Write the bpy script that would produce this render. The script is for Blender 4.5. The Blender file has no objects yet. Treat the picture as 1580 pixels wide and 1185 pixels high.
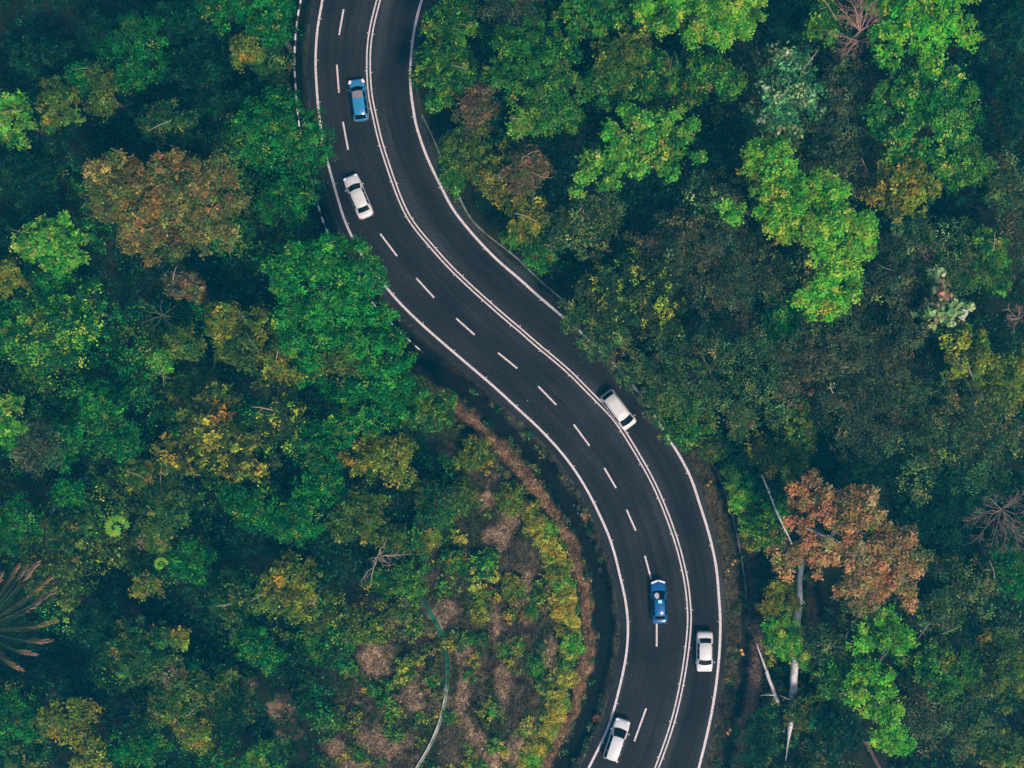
import bpy, math, random
import numpy as np
from mathutils import Vector, Matrix

# ------------------------------------------------------------------ camera, sky, sun, exposure
sc = bpy.context.scene
COL = sc.collection
H = 130.0                 # drone height above the road, metres
PPM = 14.0                # photo pixels per metre at road level
PW, PH = 1580.0, 1185.0   # photo size the measurements below were taken in

cam_d = bpy.data.cameras.new('camera')
cam = bpy.data.objects.new('camera', cam_d)
COL.objects.link(cam)
cam.location = (0, 0, H)
cam.rotation_euler = (0, 0, 0)
cam_d.sensor_width = 36.0
cam_d.lens = 36.0 * H / (PW / PPM)
cam_d.clip_start = 0.5
cam_d.clip_end = 6000
sc.camera = cam

SUN_EL = math.radians(50)
SUN_AZ = math.radians(150)      # clockwise from +Y (top of the picture)
to_sun = Vector((math.sin(SUN_AZ) * math.cos(SUN_EL), math.cos(SUN_AZ) * math.cos(SUN_EL), math.sin(SUN_EL)))

w = bpy.data.worlds.new('World')
sc.world = w
w.use_nodes = True
nt = w.node_tree
bg = nt.nodes['Background']
sky = nt.nodes.new('ShaderNodeTexSky')
sky.sky_type = 'NISHITA'
sky.sun_disc = False
sky.sun_elevation = SUN_EL
sky.sun_rotation = SUN_AZ
nt.links.new(sky.outputs[0], bg.inputs[0])
bg.inputs[1].default_value = 0.05

sun_d = bpy.data.lights.new('sun', 'SUN')
sun_d.energy = 1.5
sun_d.angle = math.radians(10)
sun_d.color = (1.0, 0.93, 0.82)
sun = bpy.data.objects.new('sun', sun_d)
COL.objects.link(sun)
sun.rotation_euler = to_sun.to_track_quat('Z', 'Y').to_euler()
sun.location = (40, -60, 100)

sc.view_settings.view_transform = 'Standard'
sc.view_settings.look = 'None'
sc.view_settings.gamma = 1.0
sc.view_settings.use_curve_mapping = False
sc.view_settings.exposure = 1.38
sc.render.engine = 'CYCLES'
sc.cycles.max_bounces = 5
sc.cycles.diffuse_bounces = 3
sc.cycles.glossy_bounces = 2
sc.cycles.transmission_bounces = 3
sc.cycles.volume_bounces = 0
sc.cycles.use_denoising = True
sc.cycles.denoiser = 'OPENIMAGEDENOISE'
sc.cycles.denoising_input_passes = 'RGB_ALBEDO_NORMAL'
sc.cycles.denoising_prefilter = 'ACCURATE'
HAZE_DENSITY = 0.00064
HAZE_COLOR = (0.01, 0.53, 0.92)

# ------------------------------------------------------------------ helpers
rng = np.random.default_rng(7)
random.seed(7)


def mapped(px, py, z=0.0):
    """photo pixel seen at height z -> metres"""
    s = (H - z) / (H * PPM)
    return (px - 790.0) * s, (592.5 - py) * s


def scale_at(z):
    return (H - z) / (H * PPM)


def np_mesh(name, V, F, mat, tint=None, smooth=False):
    """mesh from numpy arrays; F is (n, k) with the same corner count in every face"""
    V = np.asarray(V, dtype=np.float32).reshape(-1, 3)
    F = np.asarray(F, dtype=np.int32)
    me = bpy.data.meshes.new(name)
    n, k = F.shape
    me.vertices.add(len(V))
    me.vertices.foreach_set('co', V.ravel())
    me.loops.add(n * k)
    me.loops.foreach_set('vertex_index', F.ravel())
    me.polygons.add(n)
    me.polygons.foreach_set('loop_start', np.arange(n, dtype=np.int32) * k)
    me.update(calc_edges=True)
    me.validate()
    if tint is not None:
        a = me.color_attributes.new('tint', 'FLOAT_COLOR', 'POINT')
        t = np.ones((len(V), 4), dtype=np.float32)
        t[:, :3] = tint
        a.data.foreach_set('color', t.ravel())
    if smooth:
        me.polygons.foreach_set('use_smooth', np.ones(n, dtype=bool))
    me.materials.append(mat)
    return me


def py_mesh(name, V, F, mat, smooth=False):
    me = bpy.data.meshes.new(name)
    me.from_pydata([tuple(map(float, v)) for v in V], [], F)
    me.update()
    if smooth:
        me.polygons.foreach_set('use_smooth', np.ones(len(me.polygons), dtype=bool))
    me.materials.append(mat)
    return me


def link(name, me, parent=None, loc=(0, 0, 0), rz=0.0):
    o = bpy.data.objects.new(name, me)
    COL.objects.link(o)
    o.location = loc
    o.rotation_euler = (0, 0, rz)
    if parent is not None:
        o.parent = parent
    return o


def tag(o, label, cat, group=None):
    o['label'] = label
    o['category'] = cat
    if group:
        o['group'] = group
    return o


def thing(name, label, cat, loc=(0, 0, 0), rz=0.0, group=None):
    o = link(name, None, None, loc, rz)
    o.empty_display_size = 0.3
    return tag(o, label, cat, group)


def structure(name, me, loc=(0, 0, 0)):
    o = link(name, me, None, loc)
    o['kind'] = 'structure'
    return o


def stuff(name, me):
    o = link(name, me)
    o['kind'] = 'stuff'
    return o


def smoothstep(a, b, x):
    t = np.clip((x - a) / (b - a), 0, 1)
    return t * t * (3 - 2 * t)


def vnoise(x, y, seed=0):
    """smooth value noise, vectorised, range 0..1"""
    x = np.asarray(x, dtype=np.float64)
    y = np.asarray(y, dtype=np.float64)
    xi = np.floor(x).astype(np.int64)
    yi = np.floor(y).astype(np.int64)
    xf, yf = x - xi, y - yi

    def h(a, b):
        v = (a * 374761393 + b * 668265263 + seed * 362437) & 0x7fffffff
        v = ((v ^ (v >> 13)) * 1274126177) & 0x7fffffff
        return ((v ^ (v >> 16)) & 0xffff) / 65535.0
    u, v = xf * xf * (3 - 2 * xf), yf * yf * (3 - 2 * yf)
    return (h(xi, yi) * (1 - u) + h(xi + 1, yi) * u) * (1 - v) + (h(xi, yi + 1) * (1 - u) + h(xi + 1, yi + 1) * u) * v


# ------------------------------------------------------------------ materials
def new_mat(name):
    m = bpy.data.materials.new(name)
    m.use_nodes = True
    return m, m.node_tree, m.node_tree.nodes['Principled BSDF']


def plain(name, col, rough=0.6, metal=0.0, spec=0.5, noise=0.0, nscale=8.0, coat=0.0):
    m, t, p = new_mat(name)
    p.inputs['Base Color'].default_value = (*col, 1)
    p.inputs['Roughness'].default_value = rough
    p.inputs['Metallic'].default_value = metal
    p.inputs['Specular IOR Level'].default_value = spec
    p.inputs['Coat Weight'].default_value = coat
    p.inputs['Coat Roughness'].default_value = 0.05
    if noise:
        n = t.nodes.new('ShaderNodeTexNoise')
        n.inputs['Scale'].default_value = nscale
        n.inputs['Detail'].default_value = 5
        tc = t.nodes.new('ShaderNodeTexCoord')
        t.links.new(tc.outputs['Object'], n.inputs['Vector'])
        r = t.nodes.new('ShaderNodeValToRGB')
        r.color_ramp.elements[0].position = 0.3
        r.color_ramp.elements[1].position = 0.7
        r.color_ramp.elements[0].color = (*[c * (1 - noise) for c in col], 1)
        r.color_ramp.elements[1].color = (*[min(1, c * (1 + noise)) for c in col], 1)
        t.links.new(n.outputs['Fac'], r.inputs['Fac'])
        t.links.new(r.outputs['Color'], p.inputs['Base Color'])
    return m


def tinted(name, rough=0.65, spec=0.07, translucent=0.38):
    """foliage: every leaf carries its own colour in the 'tint' attribute"""
    m, t, p = new_mat(name)
    a = t.nodes.new('ShaderNodeAttribute')
    a.attribute_name = 'tint'
    t.links.new(a.outputs['Color'], p.inputs['Base Color'])
    p.inputs['Roughness'].default_value = rough
    p.inputs['Specular IOR Level'].default_value = spec
    if translucent:
        tr = t.nodes.new('ShaderNodeBsdfTranslucent')
        t.links.new(a.outputs['Color'], tr.inputs['Color'])
        mx = t.nodes.new('ShaderNodeMixShader')
        mx.inputs[0].default_value = translucent
        t.links.new(p.outputs[0], mx.inputs[1])
        t.links.new(tr.outputs[0], mx.inputs[2])
        t.links.new(mx.outputs[0], t.nodes['Material Output'].inputs['Surface'])
    return m


M = {}
M['leaf'] = tinted('leaves')
M['grass'] = tinted('dry grass blades', rough=0.8, spec=0.1, translucent=0.15)
M['bark'] = plain('bark', (0.09, 0.07, 0.055), 0.9, spec=0.1, noise=0.45, nscale=3)
M['bark_pale'] = plain('bleached wood', (0.60, 0.56, 0.56), 0.8, spec=0.2, noise=0.35, nscale=2.2)
M['bark_pink'] = plain('dry pinkish twigs', (0.33, 0.20, 0.16), 0.85, spec=0.15, noise=0.3, nscale=3)
M['bark_tan'] = plain('dry tan branches', (0.34, 0.26, 0.20), 0.85, spec=0.15, noise=0.3, nscale=3)
M['bark_dim'] = plain('mossy twigs', (0.12, 0.16, 0.09), 0.85, spec=0.15, noise=0.3, nscale=3)
M['bark_dull'] = plain('dull tan branches', (0.19, 0.14, 0.115), 0.85, spec=0.15, noise=0.3, nscale=3)
M['bark_brown'] = plain('dark brown wood', (0.10, 0.06, 0.05), 0.85, spec=0.15, noise=0.3, nscale=3)
M['white_metal'] = plain('white painted metal', (0.72, 0.72, 0.70), 0.45, noise=0.12, nscale=4)
M['grey_metal'] = plain('galvanised steel', (0.09, 0.10, 0.10), 0.6, metal=0.2, noise=0.2, nscale=5)
M['black_paint'] = plain('black paint', (0.012, 0.012, 0.012), 0.5)
M['orange_paint'] = plain('amber sign paint', (0.85, 0.40, 0.05), 0.5, noise=0.15, nscale=4)
M['concrete'] = plain('drain concrete', (0.16, 0.17, 0.15), 0.9, spec=0.2, noise=0.55, nscale=1.3)
M['stud'] = plain('road stud plastic', (0.62, 0.60, 0.56), 0.4)
M['tyre'] = plain('tyre rubber', (0.015, 0.015, 0.016), 0.8, spec=0.3)
M['rim'] = plain('alloy rim', (0.45, 0.46, 0.48), 0.3, metal=0.9)
M['car_glass'] = plain('tinted car glass', (0.004, 0.007, 0.009), 0.08, spec=0.16)
M['lamp_glass'] = plain('headlamp lens', (0.82, 0.83, 0.85), 0.12, spec=0.7)
M['tail_glass'] = plain('tail lamp lens', (0.30, 0.012, 0.012), 0.15, spec=0.6)
M['trim'] = plain('black plastic trim', (0.018, 0.018, 0.02), 0.5)
M['white_car'] = plain('white car paint', (0.66, 0.65, 0.645), 0.3, spec=0.5, coat=0.5, noise=0.03, nscale=1.5)
M['blue_car'] = plain('royal blue car paint', (0.002, 0.095, 0.29), 0.28, spec=0.4, coat=0.4, noise=0.08, nscale=1.5)
M['sky_blue_car'] = plain('light blue car paint', (0.03, 0.22, 0.43), 0.25, spec=0.5, coat=0.8, noise=0.08, nscale=1.5)
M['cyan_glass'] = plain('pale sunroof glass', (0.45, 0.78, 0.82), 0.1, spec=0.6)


def paint_mat():
    m, t, p = new_mat('worn white road paint')
    tc = t.nodes.new('ShaderNodeTexCoord')
    n = t.nodes.new('ShaderNodeTexNoise')
    n.inputs['Scale'].default_value = 5.0
    n.inputs['Detail'].default_value = 7
    n.inputs['Roughness'].default_value = 0.7
    t.links.new(tc.outputs['Object'], n.inputs['Vector'])
    r = t.nodes.new('ShaderNodeValToRGB')
    r.color_ramp.elements[0].position = 0.34
    r.color_ramp.elements[0].color = (0.17, 0.22, 0.22, 1)
    r.color_ramp.elements[1].position = 0.52
    r.color_ramp.elements[1].color = (0.70, 0.615, 0.625, 1)
    t.links.new(n.outputs['Fac'], r.inputs['Fac'])
    t.links.new(r.outputs['Color'], p.inputs['Base Color'])
    p.inputs['Roughness'].default_value = 0.6
    return m


M['paint'] = paint_mat()


def asphalt_mat():
    """UV: x = metres across from the left edge line / road width, y = metres along"""
    m, t, p = new_mat('asphalt')
    L = t.links.new
    uv = t.nodes.new('ShaderNodeUVMap')
    uv.uv_map = 'UVMap'
    tc = t.nodes.new('ShaderNodeTexCoord')
    # wheel polish: tracks across the carriageway, real wear that follows the lanes
    sep = t.nodes.new('ShaderNodeSeparateXYZ')
    L(uv.outputs[0], sep.inputs[0])
    ramp = t.nodes.new('ShaderNodeValToRGB')
    cr = ramp.color_ramp
    cr.interpolation = 'B_SPLINE'
    stops = [(0.0, .8), (0.08, 1.15), (0.16, .60), (0.26, 1.1), (0.36, .62), (0.42, 1.1), (0.50, .72), (0.60, 1.5), (0.66, 1.5),
             (0.73, .50), (0.80, .68), (0.88, .55), (0.95, 1.6), (1.0, 1.4)]
    cr.elements[0].position, cr.elements[1].position = stops[0][0], stops[-1][0]
    cr.elements[0].color = (*[stops[0][1] / 2] * 3, 1)
    cr.elements[1].color = (*[stops[-1][1] / 2] * 3, 1)
    for pos, v in stops[1:-1]:
        e = cr.elements.new(pos)
        e.color = (v / 2, v / 2, v / 2, 1)
    L(sep.outputs['X'], ramp.inputs['Fac'])
    # streaks drawn out along the driving direction
    mp = t.nodes.new('ShaderNodeMapping')
    mp.inputs['Scale'].default_value = (26, 0.10, 1)
    L(uv.outputs[0], mp.inputs['Vector'])
    st = t.nodes.new('ShaderNodeTexNoise')
    st.inputs['Scale'].default_value = 1.0
    st.inputs['Detail'].default_value = 4
    L(mp.outputs[0], st.inputs['Vector'])
    big = t.nodes.new('ShaderNodeTexNoise')
    big.inputs['Scale'].default_value = 0.16
    big.inputs['Detail'].default_value = 5
    L(tc.outputs['Object'], big.inputs['Vector'])
    fine = t.nodes.new('ShaderNodeTexNoise')
    fine.inputs['Scale'].default_value = 4.6
    fine.inputs['Detail'].default_value = 6
    fine.inputs['Roughness'].default_value = 0.85
    L(tc.outputs['Object'], fine.inputs['Vector'])

    def mr(src, lo, hi, fmin=0.3, fmax=0.7):
        q = t.nodes.new('ShaderNodeMapRange')
        q.inputs['From Min'].default_value = fmin
        q.inputs['From Max'].default_value = fmax
        q.inputs['To Min'].default_value = lo
        q.inputs['To Max'].default_value = hi
        L(src, q.inputs['Value'])
        return q.outputs[0]

    def mul(a, b):
        q = t.nodes.new('ShaderNodeMath')
        q.operation = 'MULTIPLY'
        L(a, q.inputs[0])
        if isinstance(b, float):
            q.inputs[1].default_value = b
        else:
            L(b, q.inputs[1])
        return q.outputs[0]
    f = mul(ramp.outputs['Color'], 2.0)
    f = mul(f, mr(st.outputs['Fac'], 0.62, 1.4))
    f = mul(f, mr(big.outputs['Fac'], 0.6, 1.4))
    f = mul(f, mr(fine.outputs['Fac'], 0.0, 2.3, 0.34, 0.66))
    base = t.nodes.new('ShaderNodeMix')
    base.data_type = 'RGBA'
    base.inputs['A'].default_value = (0, 0, 0, 1)
    base.inputs['B'].default_value = (0.027, 0.026, 0.027, 1)
    base.clamp_factor = False
    L(mul(f, 0.6), base.inputs['Factor'])
    L(base.outputs['Result'], p.inputs['Base Color'])
    p.inputs['Roughness'].default_value = 0.9
    p.inputs['Specular IOR Level'].default_value = 0.15
    return m


M['asphalt'] = asphalt_mat()


def ground_mat():
    m, t, p = new_mat('ground')
    L = t.links.new
    a = t.nodes.new('ShaderNodeAttribute')
    a.attribute_name = 'tint'
    tc = t.nodes.new('ShaderNodeTexCoord')
    n = t.nodes.new('ShaderNodeTexNoise')
    n.inputs['Scale'].default_value = 2.6
    n.inputs['Detail'].default_value = 8
    n.inputs['Roughness'].default_value = 0.75
    L(tc.outputs['Object'], n.inputs['Vector'])
    q = t.nodes.new('ShaderNodeMapRange')
    q.inputs['From Min'].default_value = 0.3
    q.inputs['From Max'].default_value = 0.7
    q.inputs['To Min'].default_value = 0.35
    q.inputs['To Max'].default_value = 1.6
    L(n.outputs['Fac'], q.inputs['Value'])
    v = t.nodes.new('ShaderNodeVectorMath')
    v.operation = 'SCALE'
    L(a.outputs['Color'], v.inputs[0])
    L(q.outputs[0], v.inputs['Scale'])
    L(v.outputs[0], p.inputs['Base Color'])
    p.inputs['Roughness'].default_value = 0.95
    p.inputs['Specular IOR Level'].default_value = 0.1
    b = t.nodes.new('ShaderNodeBump')
    b.inputs['Strength'].default_value = 0.8
    b.inputs['Distance'].default_value = 0.15
    L(n.outputs['Fac'], b.inputs['Height'])
    L(b.outputs[0], p.inputs['Normal'])
    return m


M['ground'] = ground_mat()

# ------------------------------------------------------------------ road alignment (photo pixels at road level)
LPTS = [(505, -60), (497.5, 0), (490.6, 38), (487.8, 68.4), (486.8, 101.3), (488.6, 134.2), (490.6, 162), (494.5, 195), (499.5, 226), (505.8, 252), (511.4, 271), (519, 299),
        (532, 340.5), (552, 383), (571, 413), (593.7, 440.5), (617.7, 468.4), (653, 502.5), (703.8, 546.8), (764.6, 598.7), (800, 631.6), (832.9, 662), (870.9, 703.8),
        (901.3, 748.1), (926.6, 797.5), (944.3, 840.5), (959, 898.7), (965.8, 930.6), (969.1, 968.5), (965.8, 1014), (954.4, 1067.3), (941.8, 1112.8), (926.6, 1148.3),
        (908.9, 1183.7), (880, 1240)]
CPTS = [(598, -60), (584, 0), (576, 30.4), (570.1, 63.3), (568.4, 93.7), (569.1, 121.5), (571.6, 149.4), (578.5, 182.3), (586, 215), (598.7, 255.7), (614.3, 300),
        (625.3, 325.3), (635.4, 343), (655.7, 368.4), (696.2, 413.9), (739.2, 454.4), (782.3, 492.4), (800, 507), (827.8, 531.6), (873.4, 569.6), (903, 599), (929, 625.3),
        (951.9, 650.6), (982.3, 698.7), (1008.9, 746.8), (1030.4, 797.5), (1046.8, 845.6), (1058, 893), (1062.2, 925.5), (1063.8, 961), (1058.2, 1016.6), (1049.4, 1067.3),
        (1035.4, 1123), (1013.9, 1183.7), (990, 1240)]
RPTS = [(670, -60), (650.6, 0), (643, 27.8), (636.7, 60.8), (633.4, 100), (633.4, 136.7), (636.7, 162), (641.8, 192.4), (653.2, 227.8), (664.6, 255.7), (686, 299), (698.7, 322.8),
        (726.6, 358.2), (764.6, 398.7), (800, 429), (827.8, 454.4), (853.2, 476), (905, 521), (955, 570), (990, 612), (1013.9, 648), (1029, 673.4), (1043, 693.7), (1065.8, 736.7),
        (1081, 782.3), (1093.7, 822.8), (1105, 873.4), (1109.4, 923), (1111.5, 958.4), (1110, 1006.5), (1105, 1057), (1097.5, 1102.7), (1088.6, 1143.2), (1078.5, 1183.7), (1062, 1240)]


def dense_curve(pts, step=0.4, z=0.0):
    """Catmull-Rom through photo pixels, resampled evenly in metres, lightly smoothed"""
    P = np.array([mapped(a, b, z) for a, b in pts])
    out = []
    Q = np.vstack([2 * P[0] - P[1], P, 2 * P[-1] - P[-2]])
    for i in range(1, len(Q) - 2):
        for k in range(12):
            t = k / 12.0
            out.append(0.5 * ((2 * Q[i]) + (-Q[i - 1] + Q[i + 1]) * t + (2 * Q[i - 1] - 5 * Q[i] + 4 * Q[i + 1] - Q[i + 2]) * t * t
                              + (-Q[i - 1] + 3 * Q[i] - 3 * Q[i + 1] + Q[i + 2]) * t ** 3))
    out.append(P[-1])
    out = np.array(out)
    d = np.r_[0, np.cumsum(np.linalg.norm(np.diff(out, axis=0), axis=1))]
    n = int(d[-1] / step) + 1
    s = np.linspace(0, d[-1], n)
    R = np.c_[np.interp(s, d, out[:, 0]), np.interp(s, d, out[:, 1])]
    for _ in range(6):
        R[1:-1] = 0.25 * R[:-2] + 0.5 * R[1:-1] + 0.25 * R[2:]
    return R


def extend(R, far=60, bend=0.0, step=2.0):
    a, b = R[0], R[-1]
    ta, tb = R[0] - R[4], R[-1] - R[-5]
    ta, tb = ta / np.linalg.norm(ta), tb / np.linalg.norm(tb)
    k = np.arange(1, int(far / step) + 1)[:, None] * step
    return np.vstack([(a + ta * k)[::-1], R, b + tb * k])


LC, CC, RC = [extend(dense_curve(p)) for p in (LPTS, CPTS, RPTS)]


def normals2(R):
    t = np.gradient(R, axis=0)
    t /= np.linalg.norm(t, axis=1)[:, None]
    return np.c_[-t[:, 1], t[:, 0]]     # points to the right of the picture for a curve running down the picture


def offset(R, d):
    return R + normals2(R) * d


def line_x(R, y):
    o = np.argsort(R[:, 1])
    return np.interp(y, R[o, 1], R[o, 0])


def dist_to(R, x, y):
    x = np.ravel(x)
    y = np.ravel(y)
    out = np.empty(len(x))
    S = R[::2]
    for i in range(0, len(x), 20000):
        dx = x[i:i + 20000, None] - S[None, :, 0]
        dy = y[i:i + 20000, None] - S[None, :, 1]
        out[i:i + 20000] = np.sqrt((dx * dx + dy * dy).min(axis=1))
    return out


def road_dist(x, y):
    """signed metres: dl > 0 left of the left edge line, dr > 0 right of the right edge line"""
    x = np.atleast_1d(np.asarray(x, dtype=float))
    y = np.atleast_1d(np.asarray(y, dtype=float))
    dl = dist_to(LC, x, y) * np.where(x < line_x(LC, y), 1, -1)
    dr = dist_to(RC, x, y) * np.where(x > line_x(RC, y), 1, -1)
    return dl, dr


def poly_dist(pts, x, y):
    return dist_to(dense_curve(pts, 0.5), x, y)


def in_poly(pts, x, y):
    P = np.array([mapped(a, b) for a, b in pts])
    c = np.zeros(len(x), bool)
    j = len(P) - 1
    for i in range(len(P)):
        xi, yi, xj, yj = P[i, 0], P[i, 1], P[j, 0], P[j, 1]
        hit = ((yi > y) != (yj > y)) & (x < (xj - xi) * (y - yi) / (yj - yi + 1e-12) + xi)
        c ^= hit
        j = i
    return c


CLEARING = [(640, 560), (700, 590), (790, 660), (880, 780), (925, 930), (915, 1070), (870, 1200), (470, 1200), (520, 1120), (530, 1010), (600, 940), (640, 900), (675, 800), (700, 740), (680, 650)]
CHANNEL = [(648, 905), (662, 930), (680, 962), (690, 990), (693, 1030), (688, 1075), (676, 1115), (658, 1150), (634, 1188), (610, 1220)]


def ground_z(x, y, parts=None):
    x = np.atleast_1d(np.asarray(x, dtype=float))
    y = np.atleast_1d(np.asarray(y, dtype=float))
    dl, dr = parts if parts is not None else road_dist(x, y)
    off = np.maximum(dl, dr)
    far = smoothstep(3.5, 14, off)
    z = -0.05 + far * (1.4 * (vnoise(x / 9, y / 9, 3) - 0.45) + 0.5 * vnoise(x / 3, y / 3, 4))
    # hill with terraces inside the lower bend
    hx, hy = mapped(600, 1110)
    r = np.hypot((x - hx) / 17.0, (y - hy) / 20.0)
    hill = 4.2 * np.exp(-r * r * 1.1) * smoothstep(5.0, 9, dl)
    step = 0.85
    k = hill / step
    hill = (np.floor(k) + smoothstep(0.45, 1.0, k - np.floor(k))) * step
    z = z + hill
    low = smoothstep(mapped(0, 540)[1], mapped(0, 600)[1], y)          # 1 once below the bend
    # left: drain, then a grassy bank
    z = z - 0.55 * smoothstep(1.5, 2.1, dl) * (1 - smoothstep(3.0, 3.7, dl)) * (dl > 0)
    z = z + 0.65 * low * smoothstep(3.5, 4.2, dl) * (1 - smoothstep(4.9, 5.5, dl))
    # right: narrow drain
    z = z - 0.45 * smoothstep(2.35, 2.65, dr) * (1 - smoothstep(2.9, 3.2, dr)) * (dr > 0)
    z = z + 0.40 * smoothstep(3.2, 4.0, dr) * (1 - smoothstep(4.6, 5.6, dr))
    return z


def on_ground(px, py):
    z = 0.0
    for _ in range(3):
        x, y = mapped(px, py, z)
        z = float(ground_z(x, y)[0])
    return x, y, z


DRY = [  # dry pinkish grass patches on the open ground: photo pixel, half sizes, tilt in degrees
    (585, 1008, 26, 34, 10), (445, 1098, 22, 40, -12), (590, 1128, 34, 26, 20), (742, 1140, 15, 55, -32), (776, 1050, 13, 46, 4), (560, 1172, 30, 16, 0),
    (790, 800, 17, 30, 25), (770, 830, 22, 20, 10), (1250, 945, 11, 52, 0), (815, 900, 10, 40, 8), (690, 940, 22, 24, 0), (850, 1010, 14, 28, 0), (800, 1150, 22, 24, 0), (720, 1010, 14, 26, 0), (640, 1060, 22, 30, 0),
    (392, 1060, 12, 25, 0), (765, 960, 12, 40, -8), (760, 760, 12, 36, 35), (715, 1060, 10, 36, 12), (520, 1140, 20, 18, 0), (1265, 1165, 10, 25, 0)]


def ground_color(x, y, dl, dr):
    n = len(x)
    yy = 592.5 - y * PPM
    c = np.empty((n, 3))
    c[:] = (0.016, 0.020, 0.010)
    nz = vnoise(x / 2.5, y / 2.5, 11)
    c *= (0.5 + nz)[:, None]

    def lay(mask, col, jitter=0.35, seed=1):
        k = np.clip(mask, 0, 1)[:, None]
        j = (1 - jitter + 2 * jitter * vnoise(x * 1.3, y * 1.3, seed))[:, None]
        c[:] = c * (1 - k) + np.array(col) * j * k
    clear = in_poly(CLEARING, x, y).astype(float)
    lay(clear * 0.9, (0.080, 0.062, 0.034), 0.75, 2)
    lay(clear * smoothstep(0.42, 0.7, vnoise(x / 1.8, y / 1.8, 21)), (0.032, 0.044, 0.014), 0.4, 5)
    for px, py, a, b, rot in DRY:
        gx, gy = mapped(px, py)
        t = math.radians(rot)
        u = ((x - gx) * math.cos(t) - (y - gy) * math.sin(t)) * PPM / (a * 1.08)
        v = ((x - gx) * math.sin(t) + (y - gy) * math.cos(t)) * PPM / (b * 1.08)
        r = np.hypot(u, v) + 0.6 * (vnoise(x * .8, y * .8, 9) - 0.5) + 0.4 * (vnoise(x * 2.3, y * 2.3, 19) - 0.5)
        lay((1 - smoothstep(0.45, 1.25, r)) * .95, (0.33, 0.225, 0.135), 0.4, 6)
    low = smoothstep(545, 610, yy)
    wob = 0.6 * (vnoise(x / 2.2, y / 2.2, 31) - 0.5) + 0.5 * (vnoise(x / .7, y / .7, 32) - 0.5)
    d = dl + wob
    lay((dl > 0) * (d < 1.8) * low, (0.050, 0.044, 0.030), 0.6, 7)
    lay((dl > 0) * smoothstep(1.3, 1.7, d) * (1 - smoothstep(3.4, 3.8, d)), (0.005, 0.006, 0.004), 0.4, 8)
    lay(smoothstep(3.6, 3.95, d) * (1 - smoothstep(4.9, 5.3, d)) * low, (0.25, 0.15, 0.075), 0.45, 10)
    lay(smoothstep(5.2, 5.4, d) * (1 - smoothstep(5.7, 6.0, d)) * low, (0.020, 0.022, 0.012), 0.3, 12)  # dark strip painting the shadow gap between bank and hedge
    right_low = smoothstep(650, 720, yy)
    e = dr + wob
    lay((dr > 0) * (e < 2.5) * right_low, (0.075, 0.062, 0.028), 0.6, 13)
    lay((dr > 0) * (e < 1.2) * (1 - right_low), (0.018, 0.026, 0.012), 0.4, 14)
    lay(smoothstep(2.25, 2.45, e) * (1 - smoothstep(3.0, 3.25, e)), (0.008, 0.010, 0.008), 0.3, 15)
    bank = smoothstep(960, 1010, yy)
    lay(smoothstep(3.1, 3.35, e) * (1 - smoothstep(4.2, 5.0, e)) * right_low, (0.060, 0.046, 0.034), 0.5, 16)
    lay(smoothstep(3.3, 3.6, e) * (1 - smoothstep(4.3, 5.0, e)) * bank, (0.21, 0.135, 0.10), 0.45, 17)
    lay(((dl > -1) & (dl < 0.95) | (dr > -1) & (dr < 0.75)).astype(float), (0.06, 0.05, 0.045), 0.4, 18)
    return c


def build_ground():
    inner_x = np.arange(-64, 64.01, 0.3)
    inner_y = np.arange(-49, 49.01, 0.3)

    def grow(a):
        o, st = [], 0.6
        v = a
        while v < 2000:
            v += st
            st *= 1.35
            o.append(v)
        return np.array(o)
    gx = np.r_[-grow(64)[::-1], inner_x, grow(64)]
    gy = np.r_[-grow(49)[::-1], inner_y, grow(49)]
    X, Y = np.meshgrid(gx, gy)
    x, y = X.ravel(), Y.ravel()
    dl, dr = road_dist(x, y)
    z = ground_z(x, y, (dl, dr))
    # under the carriageway the sheet stays just below the tarmac
    under = (dl < 1.0) & (dr < 0.8)
    z[under] = -0.06
    nx, ny = len(gx), len(gy)
    idx = np.arange(nx * ny).reshape(ny, nx)
    F = np.c_[idx[:-1, :-1].ravel(), idx[:-1, 1:].ravel(), idx[1:, 1:].ravel(), idx[1:, :-1].ravel()]
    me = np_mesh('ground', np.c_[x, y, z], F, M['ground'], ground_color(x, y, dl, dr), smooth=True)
    structure('ground', me)


build_ground()


# ------------------------------------------------------------------ road with its markings
def strip(name, R, half, z, mat, closed_end=False):
    N = normals2(R)
    a, b = R - N * half, R + N * half
    V = np.vstack([np.c_[a, np.full(len(a), z)], np.c_[b, np.full(len(b), z)]])
    n = len(R)
    i = np.arange(n - 1)
    return np_mesh(name, V, np.c_[i, i + n, i + n + 1, i + 1], mat)


def clean(R):
    for _ in range(10):
        R[1:-1] = 0.25 * R[:-2] + 0.5 * R[1:-1] + 0.25 * R[2:]
    return R


def resample(R, n):
    d = np.r_[0, np.cumsum(np.linalg.norm(np.diff(R, axis=0), axis=1))]
    s = np.linspace(0, d[-1], n)
    return np.c_[np.interp(s, d, R[:, 0]), np.interp(s, d, R[:, 1])]


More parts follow.
